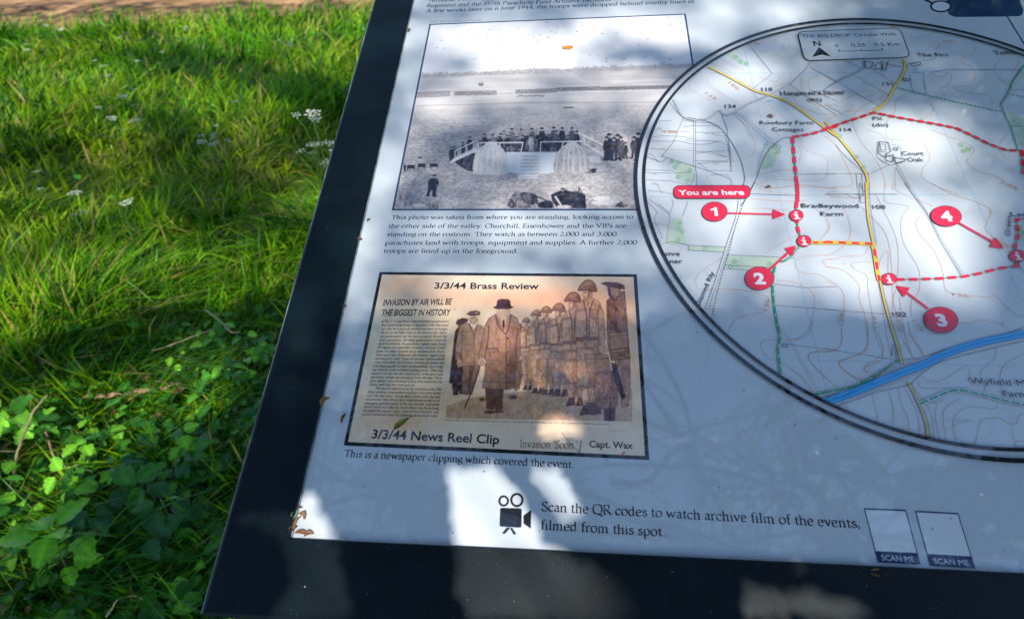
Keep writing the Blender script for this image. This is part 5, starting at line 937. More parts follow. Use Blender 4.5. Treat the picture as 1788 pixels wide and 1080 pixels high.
# low leafy ground cover that nobody could count
V = []; Fc = []; Cc = []
protos = [leaf_vf(.030, .022, .05, n=5, col=c) for c in ((.06, .24, .012), (.028, .13, .012), (.15, .38, .02), (.045, .18, .012), (.24, .15, .05))]  # greens lowered so the lower left reads as deeper shade
gp = []
while len(gp) < 4200:
    x = rng.uniform(-60, 640); y = rng.uniform(330, 1150)
    if rng.random() < (.08 + .92 * min(1, max(0, (y - 560) / 260))): gp.append(PG(x, y, 0))
k = 0
for p in gp:
    v, f, c = protos[(k % 4) if k % 17 else 4]; k += 1; a = random.uniform(0, 6.28); pt_ = random.uniform(-.3, .6); s = random.choice((.45, .6, .8, 1.0, 1.3, 1.9)) * random.uniform(.8, 1.2); ca, sa = math.cos(a), math.sin(a); cp, sp = math.cos(pt_), math.sin(pt_)
    y = v[:, 1] * cp - v[:, 2] * sp; z = v[:, 1] * sp + v[:, 2] * cp; x = v[:, 0]; b = len(V) if not V else o2
    q = np.c_[x * ca - y * sa, x * sa + y * ca, z] * s + [p[0], p[1], random.uniform(.03, .17)]
    V.append(q); o2 = b + len(q) if k > 1 else len(q); bb = o2 - len(q); Fc.append(np.array(f) + bb); Cc.append(c * random.uniform(.7, 1.3))
gc = link('ground_cover', mesh('ground_cover', np.vstack(V), np.vstack(Fc), LEAF, True, np.vstack(Cc)), None, 'stuff'); tag(gc, 'small leafy ground cover between the grass stems', 'ground cover')

rng = np.random.default_rng(102); random.seed(102)
# ------------------------------------------------------------------ dead branch, cane, dead stems
BARK = mat('dead_branch_bark', (.30, .19, .12), .8, .2, noise=.6, nscale=45, bump=.003, bscale=90); PALE = mat('pale_dead_stem', (.42, .33, .17), .7, .2, noise=.3, nscale=30)
def stick(name, label, cat, pts, r0_, r1_, m, jit=.0, n=7, twigs=0):
    W = np.array([PG(x, y, z) for x, y, z in pts]); W = catmull(W, 6); W += rng.normal(0, jit, W.shape); root = empty(name, W[0] * [1, 1, 0] + [0, 0, 0], label, cat); rt = W[0] * [1, 1, 0]
    rr_ = np.linspace(r0_, r1_, len(W)) * (1 + .12 * rng.standard_normal(len(W))); v, f = tube_vf(W - rt, rr_, n); link('main_stem', mesh('main_stem', v, f, m, True), root)
    for k in range(twigs):
        i = random.randrange(2, len(W) - 2); e = W[i] + np.array([random.uniform(-.08, .08), random.uniform(-.05, .08), random.uniform(.0, .07)]); v, f = tube_vf(np.array([W[i], (W[i] + e) / 2 + rng.normal(0, .006, 3), e]) - rt, [r1_ * .6, r1_ * .4, r1_ * .2], 5); link('twig', mesh('twig', v, f, m, True), root)
    return root
stick('dead_branch', 'thick dead branch with peeling pinkish bark lying in the grass at the left', 'branch', [(88, 708, .09), (150, 694, .12), (230, 686, .13), (290, 676, .13), (322, 665, .11)], .010, .006, BARK, .003, 9, 2)
stick('bramble_cane', 'pale bramble cane rising along the left edge of the picture', 'bramble cane', [(2, 960, .02), (14, 880, .12), (24, 820, .2), (36, 770, .26), (62, 715, .33), (82, 690, .36)], .0045, .003, CANE, .001, 6, 3)
stick('dead_stem', 'thin straw coloured stem lying diagonally in the grass above the dead branch', 'dead stem', [(268, 612, .19), (330, 590, .20), (380, 570, .2)], .0022, .0014, PALE, .001, 5)
stick('dead_stem', 'short kinked straw stem beside the bramble sprig near the frame', 'dead stem', [(358, 540, .25), (385, 560, .25), (402, 578, .24), (420, 580, .23)], .0028, .002, PALE, .001, 5)
stick('dead_stem', 'fine pale stem in the shade at the bottom beside the frame', 'dead stem', [(185, 1076, .2), (196, 1060, .22), (204, 1046, .24)], .0025, .0015, PALE, .0005, 5)
stick('dead_stem', 'curled straw stem near the bottom of the shaded corner', 'dead stem', [(205, 1055, .12), (225, 1040, .16), (250, 1045, .16), (258, 1062, .12)], .0025, .0015, PALE, .0005, 5)
stick('dead_stem', 'thin crossing stem low in the shade left of the frame corner', 'dead stem', [(300, 935, .1), (340, 942, .12), (378, 946, .1)], .0025, .002, PALE, .0005, 5)
stick('dead_stem', 'reddish dead stem between the bramble leaves at the left', 'dead stem', [(75, 735, .2), (92, 790, .16), (108, 820, .12)], .004, .0025, BARK, .001, 5)

rng = np.random.default_rng(103); random.seed(103)
# ------------------------------------------------------------------ cow parsley
FLO = mat('white_floret', (.78, .80, .70), .6, .3, noise=.1, nscale=300, trans=.2)
def umbel_vf(R, nray, fl, base):
    V = []; Fc = []; SV = []; SF = []
    for k in range(nray):
        a = k * 2.4; r = R * math.sqrt((k + .5) / nray); c = np.array([r * math.cos(a), r * math.sin(a), R * .55 + random.uniform(-.1, .1) * R])
        v, f = tube_vf(np.array([(0, 0, 0), c * .5 + [0, 0, R * .1], c]), [.0009, .0007, .0005], 4, len(SV)); SV += v; SF += f
        for j in range(fl):
            b = j * 2.4; q = c + np.array([math.cos(b), math.sin(b), 0]) * R * .20 * math.sqrt((j + .5) / fl) + [0, 0, random.uniform(0, .003)]; s = R * .055 * random.uniform(.8, 1.3); tz = random.uniform(-.4, .4)
            i0 = len(V)
            for m in range(5): V.append(q + [s * math.cos(m * 1.257), s * math.sin(m * 1.257), s * tz * math.cos(m * 1.257)])
            V.append(q + [0, 0, -s * .5])
            for m in range(5): Fc.append((i0 + 5, i0 + m, i0 + (m + 1) % 5))
    return V, Fc, SV, SF
UM = []
for (R, nr, fl) in ((.026, 11, 12), (.020, 9, 11), (.016, 8, 9)):
    V, Fc, SV, SF = umbel_vf(R, nr, fl, 0); UM.append((mesh('umbel', V, Fc, FLO), mesh('umbel_rays', SV, SF, CANEG)))
def parsley(x, y, z, n, spread, sz, label):
    tp = PG(x, y, z); root = empty('cow_parsley', (tp[0], tp[1], 0), label, 'cow parsley', 'cow parsley plants in the grass'); V = []; Fc = []
    v, f = tube_vf(catmull([(0.01, 0, 0), (-.008, .01, z * .4), (0, 0, z * .72)], 5), np.linspace(.003, .0018, 11), 5, 0); V += v; Fc += f
    for k in range(n):
        a = random.uniform(0, 6.28); e = np.array([math.cos(a), math.sin(a), 0]) * spread * random.uniform(.3, 1) + [0, 0, z + random.uniform(-.09, .04) * (spread / .06 if spread > .07 else 1)]
        v, f = tube_vf(catmull([(0, 0, z * .72 - .02 * k), e * [.5, .5, .93], e], 4), np.linspace(.0016, .0009, 9), 4, len(V)); V += v; Fc += f
        um, ur = UM[k % 3]; o = bpy.data.objects.new('umbel', um); C.objects.link(o); o.parent = root; orient(o, e, a, random.uniform(-.3, .3), random.uniform(-.3, .3), sz)
        r = bpy.data.objects.new('umbel_rays', ur); C.objects.link(r); r.parent = o
    link('stem', mesh('stem', V, Fc, CANEG, True), root); return root
PP = [(552, 222, .92, 9, .062, .85, 'tall cow parsley with several white umbels right beside the frame'), (232, 178, .42, 5, .10, 1.0, 'cow parsley with the widest white cluster left of the centre of the grass'), (174, 192, .40, 2, .06, 1.0, 'small cow parsley with one flat white head left of the widest cluster'), (376, 220, .42, 5, .10, .9, 'cow parsley flowering midway between the widest cluster and the frame'),
      (110, 345, .36, 3, .09, 1.1, 'low cow parsley with two flat heads at the lower left of the lit grass'), (165, 102, .42, 5, .14, 1.0, 'cow parsley in a loose row of heads near the far grass edge'), (100, 55, .5, 3, .10, 1.0, 'tall cow parsley at the far left near the earth path'), (50, 78, .45, 2, .1, .9, 'single small cow parsley at the far left edge'),
      (210, 62, .45, 4, .15, .9, 'cow parsley group behind the loose row nearer the path'), (285, 105, .42, 2, .1, .9, 'small cow parsley right of the loose row'), (325, 48, .45, 2, .1, 1.0, 'faint cow parsley close to the earth path in the middle'), (485, 85, .45, 3, .10, 1.0, 'cow parsley with three heads near the frame in the far grass'), (208, 370, .34, 1, .05, 1.1, 'lone white head low in the lit grass below the centre'), (250, 212, .38, 2, .06, .8, 'small cow parsley just below the widest cluster'), (415, 180, .42, 2, .06, .9, 'two small white heads in the shade band'), (60, 315, .36, 2, .08, .8, 'faint low cow parsley at the left edge'), (360, 245, .38, 2, .05, .9, 'pair of low white heads below the midway plant'), (270, 8, .5, 4, .2, 1.0, 'cow parsley standing against the earth path'), (572, 262, .8, 3, .04, .7, 'lower flowering cow parsley touching the frame edge')]
for a_ in PP: parsley(*a_)

rng = np.random.default_rng(104); random.seed(104)
# ------------------------------------------------------------------ bits lying on the panel
HUSK = mat('dry_husk', (.15, .07, .028), .6, .3, noise=.5, nscale=300); HUSKD = mat('dark_husk', (.07, .045, .03), .7, .3, noise=.4, nscale=300); HUSKG = mat('greenish_husk', (.24, .30, .14), .6, .3, noise=.4, nscale=300)
def husk(name, label, cat, x, y, Lpx, Wpx, ang, m, curl=.6, zoff=0.0):
    c = PB([(x, y)])[0]; s = pxm((x, y)); L = Lpx * s * 1.15; W = Wpx * s * 1.2; n = 9; V = []
    for i in range(n):
        t = i / (n - 1); w = W / 2 * (math.sin(math.pi * (t * .86 + .07)) ** .7) * (1 + random.uniform(-.15, .15)); bx = (t - .5) * L; by = curl * L * .35 * math.sin(t * 3.0) + random.uniform(-.05, .05) * W; bz = .0012 + W * .35 * (math.sin(t * 5) * .3 + .4)
        for k in range(5):
            a = -1 + k * .5; V.append((bx, by + a * w, bz + abs(a) ** 1.6 * w * .8 * (1 if i % 2 else .7)))
    V = np.array(V); V[:, 2] += .0016 + zoff - V[:, 2].min(); ca, sa = math.cos(ang), math.sin(ang)
    Q = np.c_[c[0] + V[:, 0] * ca - V[:, 1] * sa, c[1] + V[:, 0] * sa + V[:, 1] * ca, V[:, 2]]
    Wd = B2W(Q); o0 = B2W([c[0], c[1], .0015]); Fc = [(i * 5 + k, i * 5 + k + 1, (i + 1) * 5 + k + 1, (i + 1) * 5 + k) for i in range(n - 1) for k in range(4)]
    o = link(name, mesh(name, Wd - o0, Fc, m, True)); o.location = o0; tag(o, label, cat)
    md = o.modifiers.new('thickness', 'SOLIDIFY'); md.thickness = .0003
    return o
husk('curled_husk', 'curled brown seed husk lying on the sheet by the left rail beside the clipping', 'seed husk', 570, 703, 17, 8, 1.0, HUSK, .8); husk('small_husk', 'narrow brown bud scale on the sheet just left of the clipping', 'bud scale', 601, 731, 15, 5, 1.35, HUSK, .2)
husk('curled_husk', 'pale orange curl lying uppermost in the debris at the bottom left corner of the sheet', 'seed husk', 529, 901, 13, 7, -.7, HUSK, .9); husk('curled_husk', 'tall thin brown catkin scrap in the middle of the corner debris', 'catkin scrap', 521, 914, 22, 4, 1.3, HUSK, .5); husk('curled_husk', 'rust coloured husk lying along the bottom rail in the corner debris', 'seed husk', 528, 931, 20, 6, -.1, HUSK, .3)
husk('dark_husk', 'dark scrap of bark in the very corner of the sheet', 'bark scrap', 514, 925, 14, 8, .9, HUSKD, .5); husk('curled_husk', 'short curled husk between the corner debris and the bright patch', 'seed husk', 541, 934, 14, 7, .3, HUSK, .7); husk('dark_husk', 'small dark twig scrap at the top of the corner debris', 'twig scrap', 522, 890, 13, 4, .4, HUSKD, .9); husk('greenish_husk', 'pale green scrap in the corner debris against the left rail', 'leaf scrap', 517, 900, 15, 7, 1.2, HUSKG, .3)
husk('curled_husk', 'brown leaf crumb on the bottom rail edge below the first scan frame', 'leaf crumb', 1527, 1001, 22, 11, -.1, HUSK, .2); husk('dark_husk', 'darker small crumb left of the brown leaf crumb at the bottom rail', 'leaf crumb', 1502, 998, 15, 8, -.5, HUSKD, .4); husk('curled_husk', 'flat tan scrap at the bottom rail below the instruction text', 'leaf scrap', 1218, 983, 18, 6, -.05, HUSK, .2)
husk('small_husk', 'tiny tan husk by the left rail level with the photo caption', 'bud scale', 629, 421, 9, 5, .6, HUSKD, .6); husk('small_husk', 'tiny dark crumb by the left rail beside the photo', 'crumb', 645, 386, 6, 3, .9, HUSKD, .6); husk('small_husk', 'small grey crumb on the left rail edge beside the clipping headline', 'crumb', 602, 538, 10, 5, 1.0, HUSKD, .4); husk('small_husk', 'tiny crumb at the left rail near the top of the photo', 'crumb', 716, 55, 7, 4, 1.2, HUSK, .5)
husk('small_husk', 'tiny brown bud scale above the farm cottages name on the map', 'bud scale', 1344, 206, 9, 5, -.2, HUSK, .3); husk('small_husk', 'tiny brown bud scale on the map just right of the you are here plate', 'bud scale', 1341, 329, 9, 4, .3, HUSK, .3)
DROP = mat('orange_dropping', (.50, .17, .005), .5, .4, noise=.4, nscale=400)
def blob(name, label, cat, x, y, rx, ry, m, h=.0008):
    c = PB([(x, y)])[0]; s = pxm((x, y)); o0 = B2W([c[0], c[1], .0015]); V = [(0, 0, h)]
    for j, f in enumerate((.5, 1.0)):
        for k in range(16):
            w = 1 + .18 * math.sin(k * 2.1) + random.uniform(-.08, .08); V.append((rx * s * f * w * math.cos(k * math.pi / 8), ry * s * 1.5 * f * w * math.sin(k * math.pi / 8), h * (.75 if j == 0 else 0)))
    Fc = [(0, 1 + k, 1 + (k + 1) % 16) for k in range(16)] + [(1 + k, 17 + k, 17 + (k + 1) % 16, 1 + (k + 1) % 16) for k in range(16)]
    o = link(name, mesh(name, np.array(V) @ BM.T, Fc, m, True)); o.location = o0; return tag(o, label, cat)
blob('orange_dropping', 'small orange smear of a dropping on the sky of the archive photo', 'dropping', 991, 84.5, 9.5, 3.0, DROP)
# fallen yellow green leaf
YL = mat('yellow_green_leaf', (.15, .17, .015), .45, .4, noise=.35, nscale=120, trans=.25)
V, Fc, Cc = leaf_vf(.021, .0072, .02, fold=.7, droop=.12, n=11); YLD = mat('leaf_stalk', (.05, .05, .02), .6, .3)
a, b = PB([(690, 754)])[0], PB([(716, 732)])[0]; ang = math.atan2(*(b - a)[::-1]) - math.pi / 2; V = V * (np.linalg.norm(b - a) / .021); V[:, 2] += .0022 - V[:, 2].min(); ca, sa = math.cos(ang), math.sin(ang)
o0 = B2W([a[0], a[1], .0015]); fl = empty('fallen_leaf', o0, 'narrow yellow green leaf lying across the bottom heading of the clipping', 'leaf')
link('blade', mesh('blade', (np.c_[V[:, 0] * ca - V[:, 1] * sa, V[:, 0] * sa + V[:, 1] * ca, V[:, 2]]) @ BM.T, Fc, YL, True), fl)
e = (b - a); v, f = tube_vf(np.array([(e[0], e[1], .002), (e[0] * 1.12, e[1] * 1.1, .003), (e[0] * 1.32, e[1] * 1.12, .0025)]) @ BM.T, [.0003, .0003, .0002], 5); link('stalk', mesh('stalk', v, f, YLD), fl)
# specks of grit nobody could count
V = []; Fc = []
for k in range(230):
    x = rng.uniform(520, 1780); y = rng.uniform(20, 990); c = PB([(x, y)])[0]
    if not (XL + .004 < c[0] < XR and YB + .004 < c[1] < YT): continue
    r = rng.choice([.00028, .0004, .0006], p=[.6, .3, .1]); i0 = len(V)
    for m in range(6): V.append((c[0] + r * math.cos(m * 1.047) * rng.uniform(.7, 1.3), c[1] + r * math.sin(m * 1.047), .0016))
    V.append((c[0], c[1], .0016 + r * .8))
    for m in range(6): Fc.append((i0 + m, i0 + (m + 1) % 6, i0 + 6))
gs = link('grit', mesh('grit', B2W(V), Fc, HUSKD), None, 'stuff'); tag(gs, 'tiny dark specks of grit scattered over the sheet', 'grit')
DUST = mat('pale_dust', (.35, .36, .36), .8, .3); V = []; Fc = []
for k in range(900):
    x = rng.uniform(360, 1700); y = rng.uniform(100, 1078); c = PB([(x, y)])[0]
    if XL - .001 < c[0] and YB - .001 < c[1]: continue
    if c[0] < XL - RAIL_L + .003 or c[1] < YB - RAIL_B + .003: continue
    r = rng.choice([.00016, .00026, .0005], p=[.85, .13, .02]); i0 = len(V)
    for m in range(5): V.append((c[0] + r * math.cos(m * 1.257) * rng.uniform(.7, 1.4), c[1] + r * math.sin(m * 1.257), LIP + .00002))
    V.append((c[0], c[1], LIP + .0002))
    for m in range(5): Fc.append((i0 + m, i0 + (m + 1) % 5, i0 + 5))
ds = link('dust', mesh('dust', B2W(V), Fc, DUST), None, 'stuff'); tag(ds, 'pale dust specks on the dark frame', 'dust')

rng = np.random.default_rng(105); random.seed(105)
# ------------------------------------------------------------------ trees behind and above the viewer: they throw the dappled shade and are mirrored in the sheet
TB = mat('tree_bark', (.16, .13, .10), .85, .2, noise=.4, nscale=12, bump=.01, bscale=25); TL = leaf_mat('tree_leaf', (.1, .22, .02), .3)
def leafcards(P, size, Nrm, col, elong=.7):
    """folded leaf cards (4 triangles) at points P, facing about Nrm"""
    n = len(P); nr = Nrm / np.linalg.norm(Nrm, axis=1, keepdims=True); r = rng.normal(size=(n, 3)); u = np.cross(nr, r); u /= np.linalg.norm(u, axis=1, keepdims=True); v = np.cross(nr, u)
    s = size[:, None]; V = np.stack([P - u * s * .5, P + v * s * elong * .42 + nr * s * .08 - u * s * .1, P + v * s * elong * .3 + nr * s * .08 + u * s * .25, P + u * s * .5, P - v * s * elong * .3 + nr * s * .08 + u * s * .25, P - v * s * elong * .42 + nr * s * .08 - u * s * .1], 1)
    b = (np.arange(n) * 6)[:, None, None]; T = np.array([[0, 3, 2], [0, 2, 1], [0, 4, 3], [0, 5, 4]])
    return V.reshape(-1, 3), (b + T[None]).reshape(-1, 3), np.repeat(col, 6, axis=0)
def sdir(p): return B2W([*PB([p])[0], 0])
# lit windows on the board: (x, y, rx, ry, angle)
LIT = [(880, 85, 125, 34, 12), (1085, 40, 90, 26, -4), (1290, 35, 130, 26, -4), (1100, 165, 85, 34, -8), (1310, 125, 85, 42, -20), (1200, 210, 62, 50, -20), (1440, 262, 60, 34, 0), (1625, 245, 62, 46, -10), (1290, 425, 105, 80, -30), (1670, 425, 135, 105, -10), (1450, 380, 70, 42, 0), (1480, 470, 90, 40, 0), (760, 188, 50, 22, 10), (628, 400, 26, 120, 12), (1000, 330, 90, 22, 0), (860, 410, 120, 20, 0), (880, 590, 36, 34, 0), (616, 528, 20, 14, 0), (700, 60, 30, 40, 0), (1180, 330, 60, 40, 0), (1040, 230, 60, 24, 20), (975, 745, 40, 31, 0), (880, 500, 120, 30, 0)]
LITP = [[(535, 842), (548, 840), (574, 900), (600, 955), (640, 1085), (455, 1095), (508, 1000), (470, 935), (400, 905), (430, 880), (505, 885)], [(772, 812), (860, 800), (905, 850), (955, 935), (960, 945), (1090, 1000), (1130, 1090), (800, 1090), (786, 950)], [(905, 800), (990, 812), (1010, 850), (1040, 900), (985, 930), (950, 870)], [(1280, 1010), (1380, 1015), (1480, 1040), (1540, 1085), (1290, 1085), (1300, 1040)], [(480, 620), (520, 480), (545, 480), (560, 560), (540, 625)]]
N = 60000; X = np.c_[rng.uniform(330, 1980, N), rng.uniform(-160, 1130, N)]
lam = np.where(X[:, 1] > 560, 2.6, np.where(X[:, 1] > 480, 1.6, 1.25)); lam = np.where((X[:, 0] > 1200) & (X[:, 0] < 1640) & (X[:, 1] > 200) & (X[:, 1] < 520), .8, lam); lam = np.where((X[:, 0] > 1480) & (X[:, 1] < 190), 3.4, lam); lam = np.where(X[:, 1] > 780, 9.0, np.where(X[:, 1] > 700, 6.0, lam)); lam = np.where((X[:, 1] > 560) & (X[:, 0] > 1120), 6.0, lam)
lf = np.ones(N)
for (cx_, cy_, rx_, ry_, an) in LIT:
    a = R_(an); dx = X[:, 0] - cx_; dy = X[:, 1] - cy_; u = (dx * math.cos(a) + dy * math.sin(a)) / rx_; v = (-dx * math.sin(a) + dy * math.cos(a)) / ry_; lf *= np.clip((np.hypot(u, v) - .85) / .3, 0, 1)
for P in LITP: lf *= ~inpoly(X, P)
jac = np.array([pxm(p) for p in X[::60]]); jm = np.interp(X[:, 1], *map(np.array, zip(*sorted(zip(X[::60, 1], jac)))))
area_px = 1650 * 1290 * (jm ** 2) * 1.15           # weight per sample
la = .45 * np.where((X[:, 1] > 780) | (np.hypot(X[:, 0] - 975, X[:, 1] - 745) < 95), .017, np.where(X[:, 1] > 560, .020, .027)) ** 2 * .8
need = lam * lf * area_px / N / la
sel = rng.random(N) < need; Xs = X[sel]; Pb = np.c_[PB(Xs), np.zeros(len(Xs))]; Pw = B2W(Pb)
low = (Xs[:, 1] > 780) | (np.hypot(Xs[:, 0] - 975, Xs[:, 1] - 745) < 95); mid_ = Xs[:, 1] > 560
dd = np.where(low, rng.uniform(.75, 1.5, len(Xs)), np.where(mid_, rng.uniform(2.2, 3.6, len(Xs)), rng.uniform(3.6, 6.5, len(Xs))))  # low leaves are added close in, shaped to the viewer's own body shadow
sz = np.where(low, .017, np.where(mid_, .020, .027)) * rng.uniform(.8, 1.25, len(Xs))
Pl = Pw + SUN * dd[:, None]; nrm = SUN + rng.normal(0, .35, Pl.shape)
cl_ = np.array([.10, .22, .02]) * rng.uniform(.6, 1.3, len(Xs))[:, None]
print('board shade leaves', len(Xs))
def limb(pts, r0_, r1_, V, Fc, n=7, jit=.03):
    W = catmull(pts, 6); W[1:-1] += rng.normal(0, jit, W[1:-1].shape); v, f = tube_vf(W, np.linspace(r0_, r1_, len(W)), n, len(V)); V += v; Fc += f; return W
treeA = empty('shade_tree', (1.6, -3.4, 0), 'young leafed tree standing behind the viewer that shades the board', 'tree')
V = []; Fc = []; q = np.array([1.6, -3.4, 0])
limb(np.array([(0, 0, -.1), (.03, .05, 1.2), (-.05, .1, 2.4), (-.2, .3, 3.8), (-.3, .6, 5.2)]), .11, .05, V, Fc, 9)
hi_ = np.where(dd > 2.5)[0]
for k in range(40):
    e = Pl[hi_[rng.integers(len(hi_))]] - q + rng.normal(0, .02, 3); s = np.array([-.05, .1, min(2.6, max(.9, e[2] - .6)) + rng.uniform(-.3, .4)]); limb(np.array([s, s + (e - s) * .5 + rng.normal(0, .06, 3) + [0, 0, .08], e]), .009, .0018, V, Fc, 5, .006)
link('trunk', mesh('trunk', V, Fc, TB, True), treeA)
v, f, c = leafcards(Pl - q, sz, nrm, cl_); cr = link('crown', mesh('crown', v, f, TL, False, c), treeA)
rng = np.random.default_rng(106); random.seed(106)
# shade on the grass
GS = [[(-200, -20), (620, -20), (560, 10), (250, 16), (100, 24), (-200, 18)], [(180, 85), (300, 78), (420, 95), (560, 140), (640, 150), (640, 195), (560, 205), (430, 150), (280, 125)], [(250, 190), (330, 200), (420, 290), (490, 330), (450, 400), (350, 395), (290, 330)], [(0, 225), (110, 240), (160, 310), (80, 330), (0, 290)], [(560, 540), (470, 770), (400, 1085), (100, 1085), (140, 950), (170, 860), (260, 800), (320, 750), (420, 720), (430, 640), (380, 545), (480, 510)], [(60, 610), (200, 570), (330, 530), (380, 560), (240, 625), (100, 660), (0, 680), (0, 620)], [(0, 990), (120, 1010), (160, 1085), (0, 1085)], [(0, 720), (60, 740), (40, 860), (0, 900)], [(520, 180), (600, 160), (600, 260), (540, 290), (500, 230)]]
N = 30000; X = np.c_[rng.uniform(-250, 700, N), rng.uniform(-5, 1150, N)]; inS = np.zeros(N, bool)
for P in GS: inS |= inpoly(X, P)
Gp = np.array([PG(x, y, .12) for x, y in X]); dist = np.linalg.norm(Gp - CAMW, axis=1)
ja = (dist / F) ** 2 / np.maximum(.15, (CAMW[2] - .12) / dist); lam = np.where(inS, np.where(X[:, 1] > 520, 5.0, 3.6), .05); need = lam * 950 * 1145 * ja * math.sin(SUN_EL) / N / (.45 * .06 ** 2 * .8)
# skip points whose sun ray already meets the board
tb = ((O - Gp) @ BN) / (SUN @ BN); hb = (Gp + SUN * tb[:, None] - O) @ BM; onb = (hb[:, 0] > XL - RAIL_L) & (hb[:, 0] < XR + RAIL_L) & (hb[:, 1] > YB - RAIL_B) & (hb[:, 1] < YT + RAIL_B)
rep = rng.poisson(np.minimum(need, 9)) * (~onb); idx = np.repeat(np.arange(N), rep); Gs = Gp[idx] + rng.normal(0, .03, (len(idx), 3)) * [1, 1, 0]; print('ground shade leaves', len(Gs))
Pg = Gs + SUN * rng.uniform(5.5, 8.5, len(Gs))[:, None]; q = np.array([-2.6, -4.6, 0])
treeB = empty('shade_tree', q, 'taller leafy tree behind and left of the viewer that dapples the grass', 'tree'); V = []; Fc = []
limb(np.array([(0, 0, -.1), (.05, .05, 2), (-.1, .1, 4), (.2, .3, 6.5), (.3, .6, 8.5)]), .2, .07, V, Fc, 10)
for k in range(60):
    e = Pg[rng.integers(len(Pg))] - q; s = np.array([.1, .2, min(7, max(2.5, e[2] - 1.2)) + rng.uniform(-.3, .3)]); limb(np.array([s, s + (e - s) * .5 + rng.normal(0, .15, 3) + [0, 0, .2], e]), .028, .004, V, Fc, 5, .02)
link('trunk', mesh('trunk', V, Fc, TB, True), treeB)
v, f, c = leafcards(Pg - q, .06 * rng.uniform(.8, 1.3, len(Pg)), SUN + rng.normal(0, .35, Pg.shape), np.array([.07, .20, .02]) * rng.uniform(.6, 1.4, len(Pg))[:, None]); link('crown', mesh('crown', v, f, TL, False, c), treeB)
rng = np.random.default_rng(107); random.seed(107)
# overhanging tree with budding twigs, mirrored in the lower sheet
q = np.array([2.6, -2.2, 0]); treeC = empty('overhanging_tree', q, 'budding tree to the right whose crooked bare twigs overhang the board', 'tree'); V = []; Fc = []; tw = []
T0 = limb(np.array([(0, 0, -.1), (.05, .02, 1.5), (-.1, .1, 3), (-.2, .2, 5), (-.1, .4, 7)]), .16, .06, V, Fc, 9)
def grow(p, d, r, L, lev):
    pts = [p]; n = 5
    for i in range(n):
        d = d + rng.normal(0, .28, 3); d[2] += .02; d /= np.linalg.norm(d); p = p + d * L / n; p[2] = max(p[2], 3.4 + .1 * lev); d[2] = max(d[2], -.1) if p[2] < 3.7 else d[2]; pts.append(p)
    W = catmull(pts, 3); v, f = tube_vf(W, np.linspace(r, r * .45, len(W)), 4 if lev > 1 else 6, len(V), cap=False); V.extend(v); Fc.extend(f)
    if lev >= 3: tw.append(p); return
    for i in range(1, n + 1):
        if rng.random() < (.95 if lev < 2 else .8):
            dn = d * .5 + rng.normal(0, .6, 3); dn /= np.linalg.norm(dn); grow(pts[i], dn, r * .5, L * .58, lev + 1)
for k in range(13):
    s = T0[int(len(T0) * rng.uniform(.62, .98))]; e = np.array([rng.uniform(-4.6, .5), rng.uniform(-1.6, 3.2), rng.uniform(-.2, .8)]); grow(s, e / np.linalg.norm(e), .032, 3.2, 0)
def mirror(x, y, d):               # a point seen in the sheet at picture point (x, y), d metres from it
    a = ray(x, y); r = a - 2 * (a @ BN) * BN; return sdir((x, y)) + r * d
m1 = lambda P, o=(1000, 500), s=.5371: [(o[0] + x * s, o[1] + y * s) for x, y in P]
BR = [m1(p) for p in ([(120, 640), (250, 630), (330, 545), (370, 535), (410, 610), (435, 700), (465, 800), (445, 900), (470, 1000)], [(450, 600), (480, 640), (560, 650), (710, 630), (820, 560)], [(460, 620), (420, 680), (415, 760), (395, 900), (420, 1000)], [(380, 560), (420, 640), (560, 690), (720, 680)], [(690, 500), (690, 640), (620, 740), (560, 800), (540, 950)], [(340, 760), (400, 850), (430, 960)], [(720, 600), (700, 700), (640, 790), (650, 900), (700, 1000)], [(800, 650), (830, 760), (790, 880), (810, 1000)], [(300, 500), (420, 460), (560, 420), (700, 300)], [(850, 700), (960, 800), (1100, 860), (1300, 960)], [(500, 800), (620, 860), (800, 900), (1000, 980)], [(200, 420), (330, 480), (450, 560), (600, 560)])] + \
     [m1(p, (340, 500), .537) for p in ([(380, 560), (500, 640), (620, 660), (700, 720), (790, 830)], [(540, 600), (600, 720), (610, 840)], [(450, 700), (560, 680), (680, 700), (800, 660)], [(760, 700), (640, 760), (560, 800), (430, 780)], [(700, 590), (690, 680), (720, 840)], [(480, 560), (560, 640), (680, 600), (820, 560)])]
joints = []
for i, p in enumerate(BR):
    W = np.array([mirror(x, y, 3.6 + .35 * math.sin(i * 2.1)) for x, y in p]) - q; L_ = limb(W, .021 - .004 * (i % 3), .006, V, Fc, 6, .004); joints.append(L_[-1]); joints.append(L_[0])
    for k in range(9):
        a = L_[rng.integers(2, len(L_) - 1)]; d = rng.normal(0, 1, 3); d[2] *= .4; d /= np.linalg.norm(d); L2 = limb(np.array([a, a + d * .16 + rng.normal(0, .02, 3), a + d * .36 + rng.normal(0, .04, 3)]), .0065, .002, V, Fc, 4, .006); tw.append(L2[-1])
for i in range(0, len(joints), 2):   # the long boughs that carry them from the trunk
    a = joints[i] if np.linalg.norm(joints[i][:2]) < np.linalg.norm(joints[i + 1][:2]) else joints[i + 1]; s = T0[int(len(T0) * .7)]; mid = (a + s) / 2 + np.array([0, 0, .9]); limb(np.array([s, mid, a]), .035, .018, V, Fc, 6, .03)
link('trunk', mesh('trunk', V, Fc, TB, True), treeC)
YC = [(1320, 780), (1250, 890), (1430, 862), (1395, 965), (1412, 990), (1290, 900), (1530, 872), (1160, 735), (1090, 895), (1580, 745), (1515, 995), (1700, 1000), (1240, 870), (1365, 800), (1130, 820), (640, 850), (700, 830), (880, 640), (1560, 765)]
Pm = np.vstack([mirror(x, y, 3.5) - q + rng.normal(0, .055, (26, 3)) for x, y in YC]); Pd = []
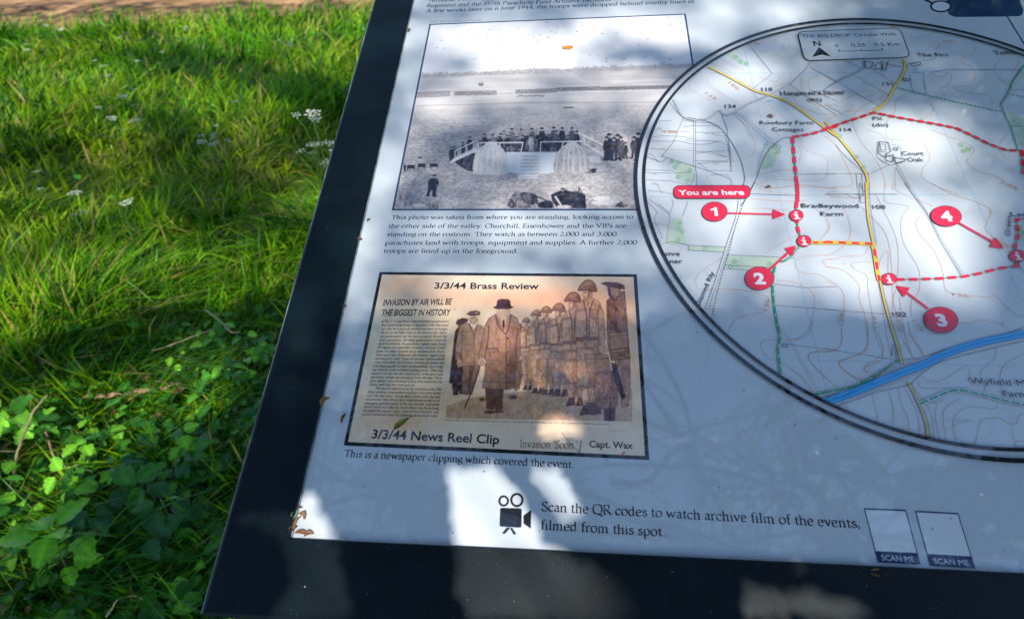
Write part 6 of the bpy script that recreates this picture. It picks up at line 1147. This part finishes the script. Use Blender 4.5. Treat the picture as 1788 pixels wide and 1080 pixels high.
DK = [(1330, 700), (1450, 740), (1560, 830), (1788, 780), (1820, 985), (1660, 960), (1520, 860), (1380, 800)]
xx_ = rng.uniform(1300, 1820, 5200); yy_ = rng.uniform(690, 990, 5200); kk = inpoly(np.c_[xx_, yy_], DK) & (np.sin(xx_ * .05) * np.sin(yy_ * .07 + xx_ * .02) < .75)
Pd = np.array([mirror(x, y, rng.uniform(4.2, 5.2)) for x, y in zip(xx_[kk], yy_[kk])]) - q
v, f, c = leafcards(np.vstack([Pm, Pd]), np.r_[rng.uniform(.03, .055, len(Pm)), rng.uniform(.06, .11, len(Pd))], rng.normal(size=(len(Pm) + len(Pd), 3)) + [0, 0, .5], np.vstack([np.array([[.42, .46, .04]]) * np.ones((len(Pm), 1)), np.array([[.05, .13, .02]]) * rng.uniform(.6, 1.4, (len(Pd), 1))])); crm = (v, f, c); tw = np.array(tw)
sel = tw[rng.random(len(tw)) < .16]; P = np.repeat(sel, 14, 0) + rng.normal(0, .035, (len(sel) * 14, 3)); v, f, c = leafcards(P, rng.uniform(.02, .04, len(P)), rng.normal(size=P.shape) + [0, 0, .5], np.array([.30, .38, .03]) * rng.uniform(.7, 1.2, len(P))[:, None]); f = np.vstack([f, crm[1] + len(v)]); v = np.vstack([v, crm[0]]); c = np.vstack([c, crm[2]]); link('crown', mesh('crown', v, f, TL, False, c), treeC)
rng = np.random.default_rng(108); random.seed(108)
# tall tree beyond the board whose crown darkens the mirror image at the upper right
dr = ray(1720, 30); rf = dr - 2 * (dr @ BN) * BN; c0 = sdir((1720, 30)) + rf * 9.5
q = np.array([c0[0], c0[1], 0]); treeD = empty('crown_tree', q, 'large dense tree standing beyond the board on the right', 'tree'); V = []; Fc = []
limb(np.array([(0, 0, -.1), (.1, 0, 2), (0, .1, 4.5), (.1, 0, c0[2] + .5)]), .26, .08, V, Fc, 10)
n = 12000; u = rng.normal(size=(n, 3)); u /= np.linalg.norm(u, axis=1, keepdims=True); P = np.array([0, 0, c0[2]]) + u * np.array([2.6, 2.6, 2.2]) * (rng.random(n) ** .4)[:, None] * (1 + .25 * np.sin(u[:, :1] * 7) * np.sin(u[:, 1:2] * 6 + 1))
for k in range(26):
    e = P[rng.integers(n)]; s = np.array([0, 0, max(2, e[2] - 1.5)]); limb(np.array([s, (s + e) / 2 + [0, 0, .2], e]), .05, .01, V, Fc, 5)
link('trunk', mesh('trunk', V, Fc, TB, True), treeD)
v, f, c = leafcards(P, rng.uniform(.10, .17, n), rng.normal(size=P.shape) + [0, 0, .4], np.array([.05, .14, .02]) * rng.uniform(.5, 1.4, n)[:, None]); link('crown', mesh('crown', v, f, TL, False, c), treeD)
for m_u in [m for m in bpy.data.meshes if m.users == 0]: bpy.data.meshes.remove(m_u)
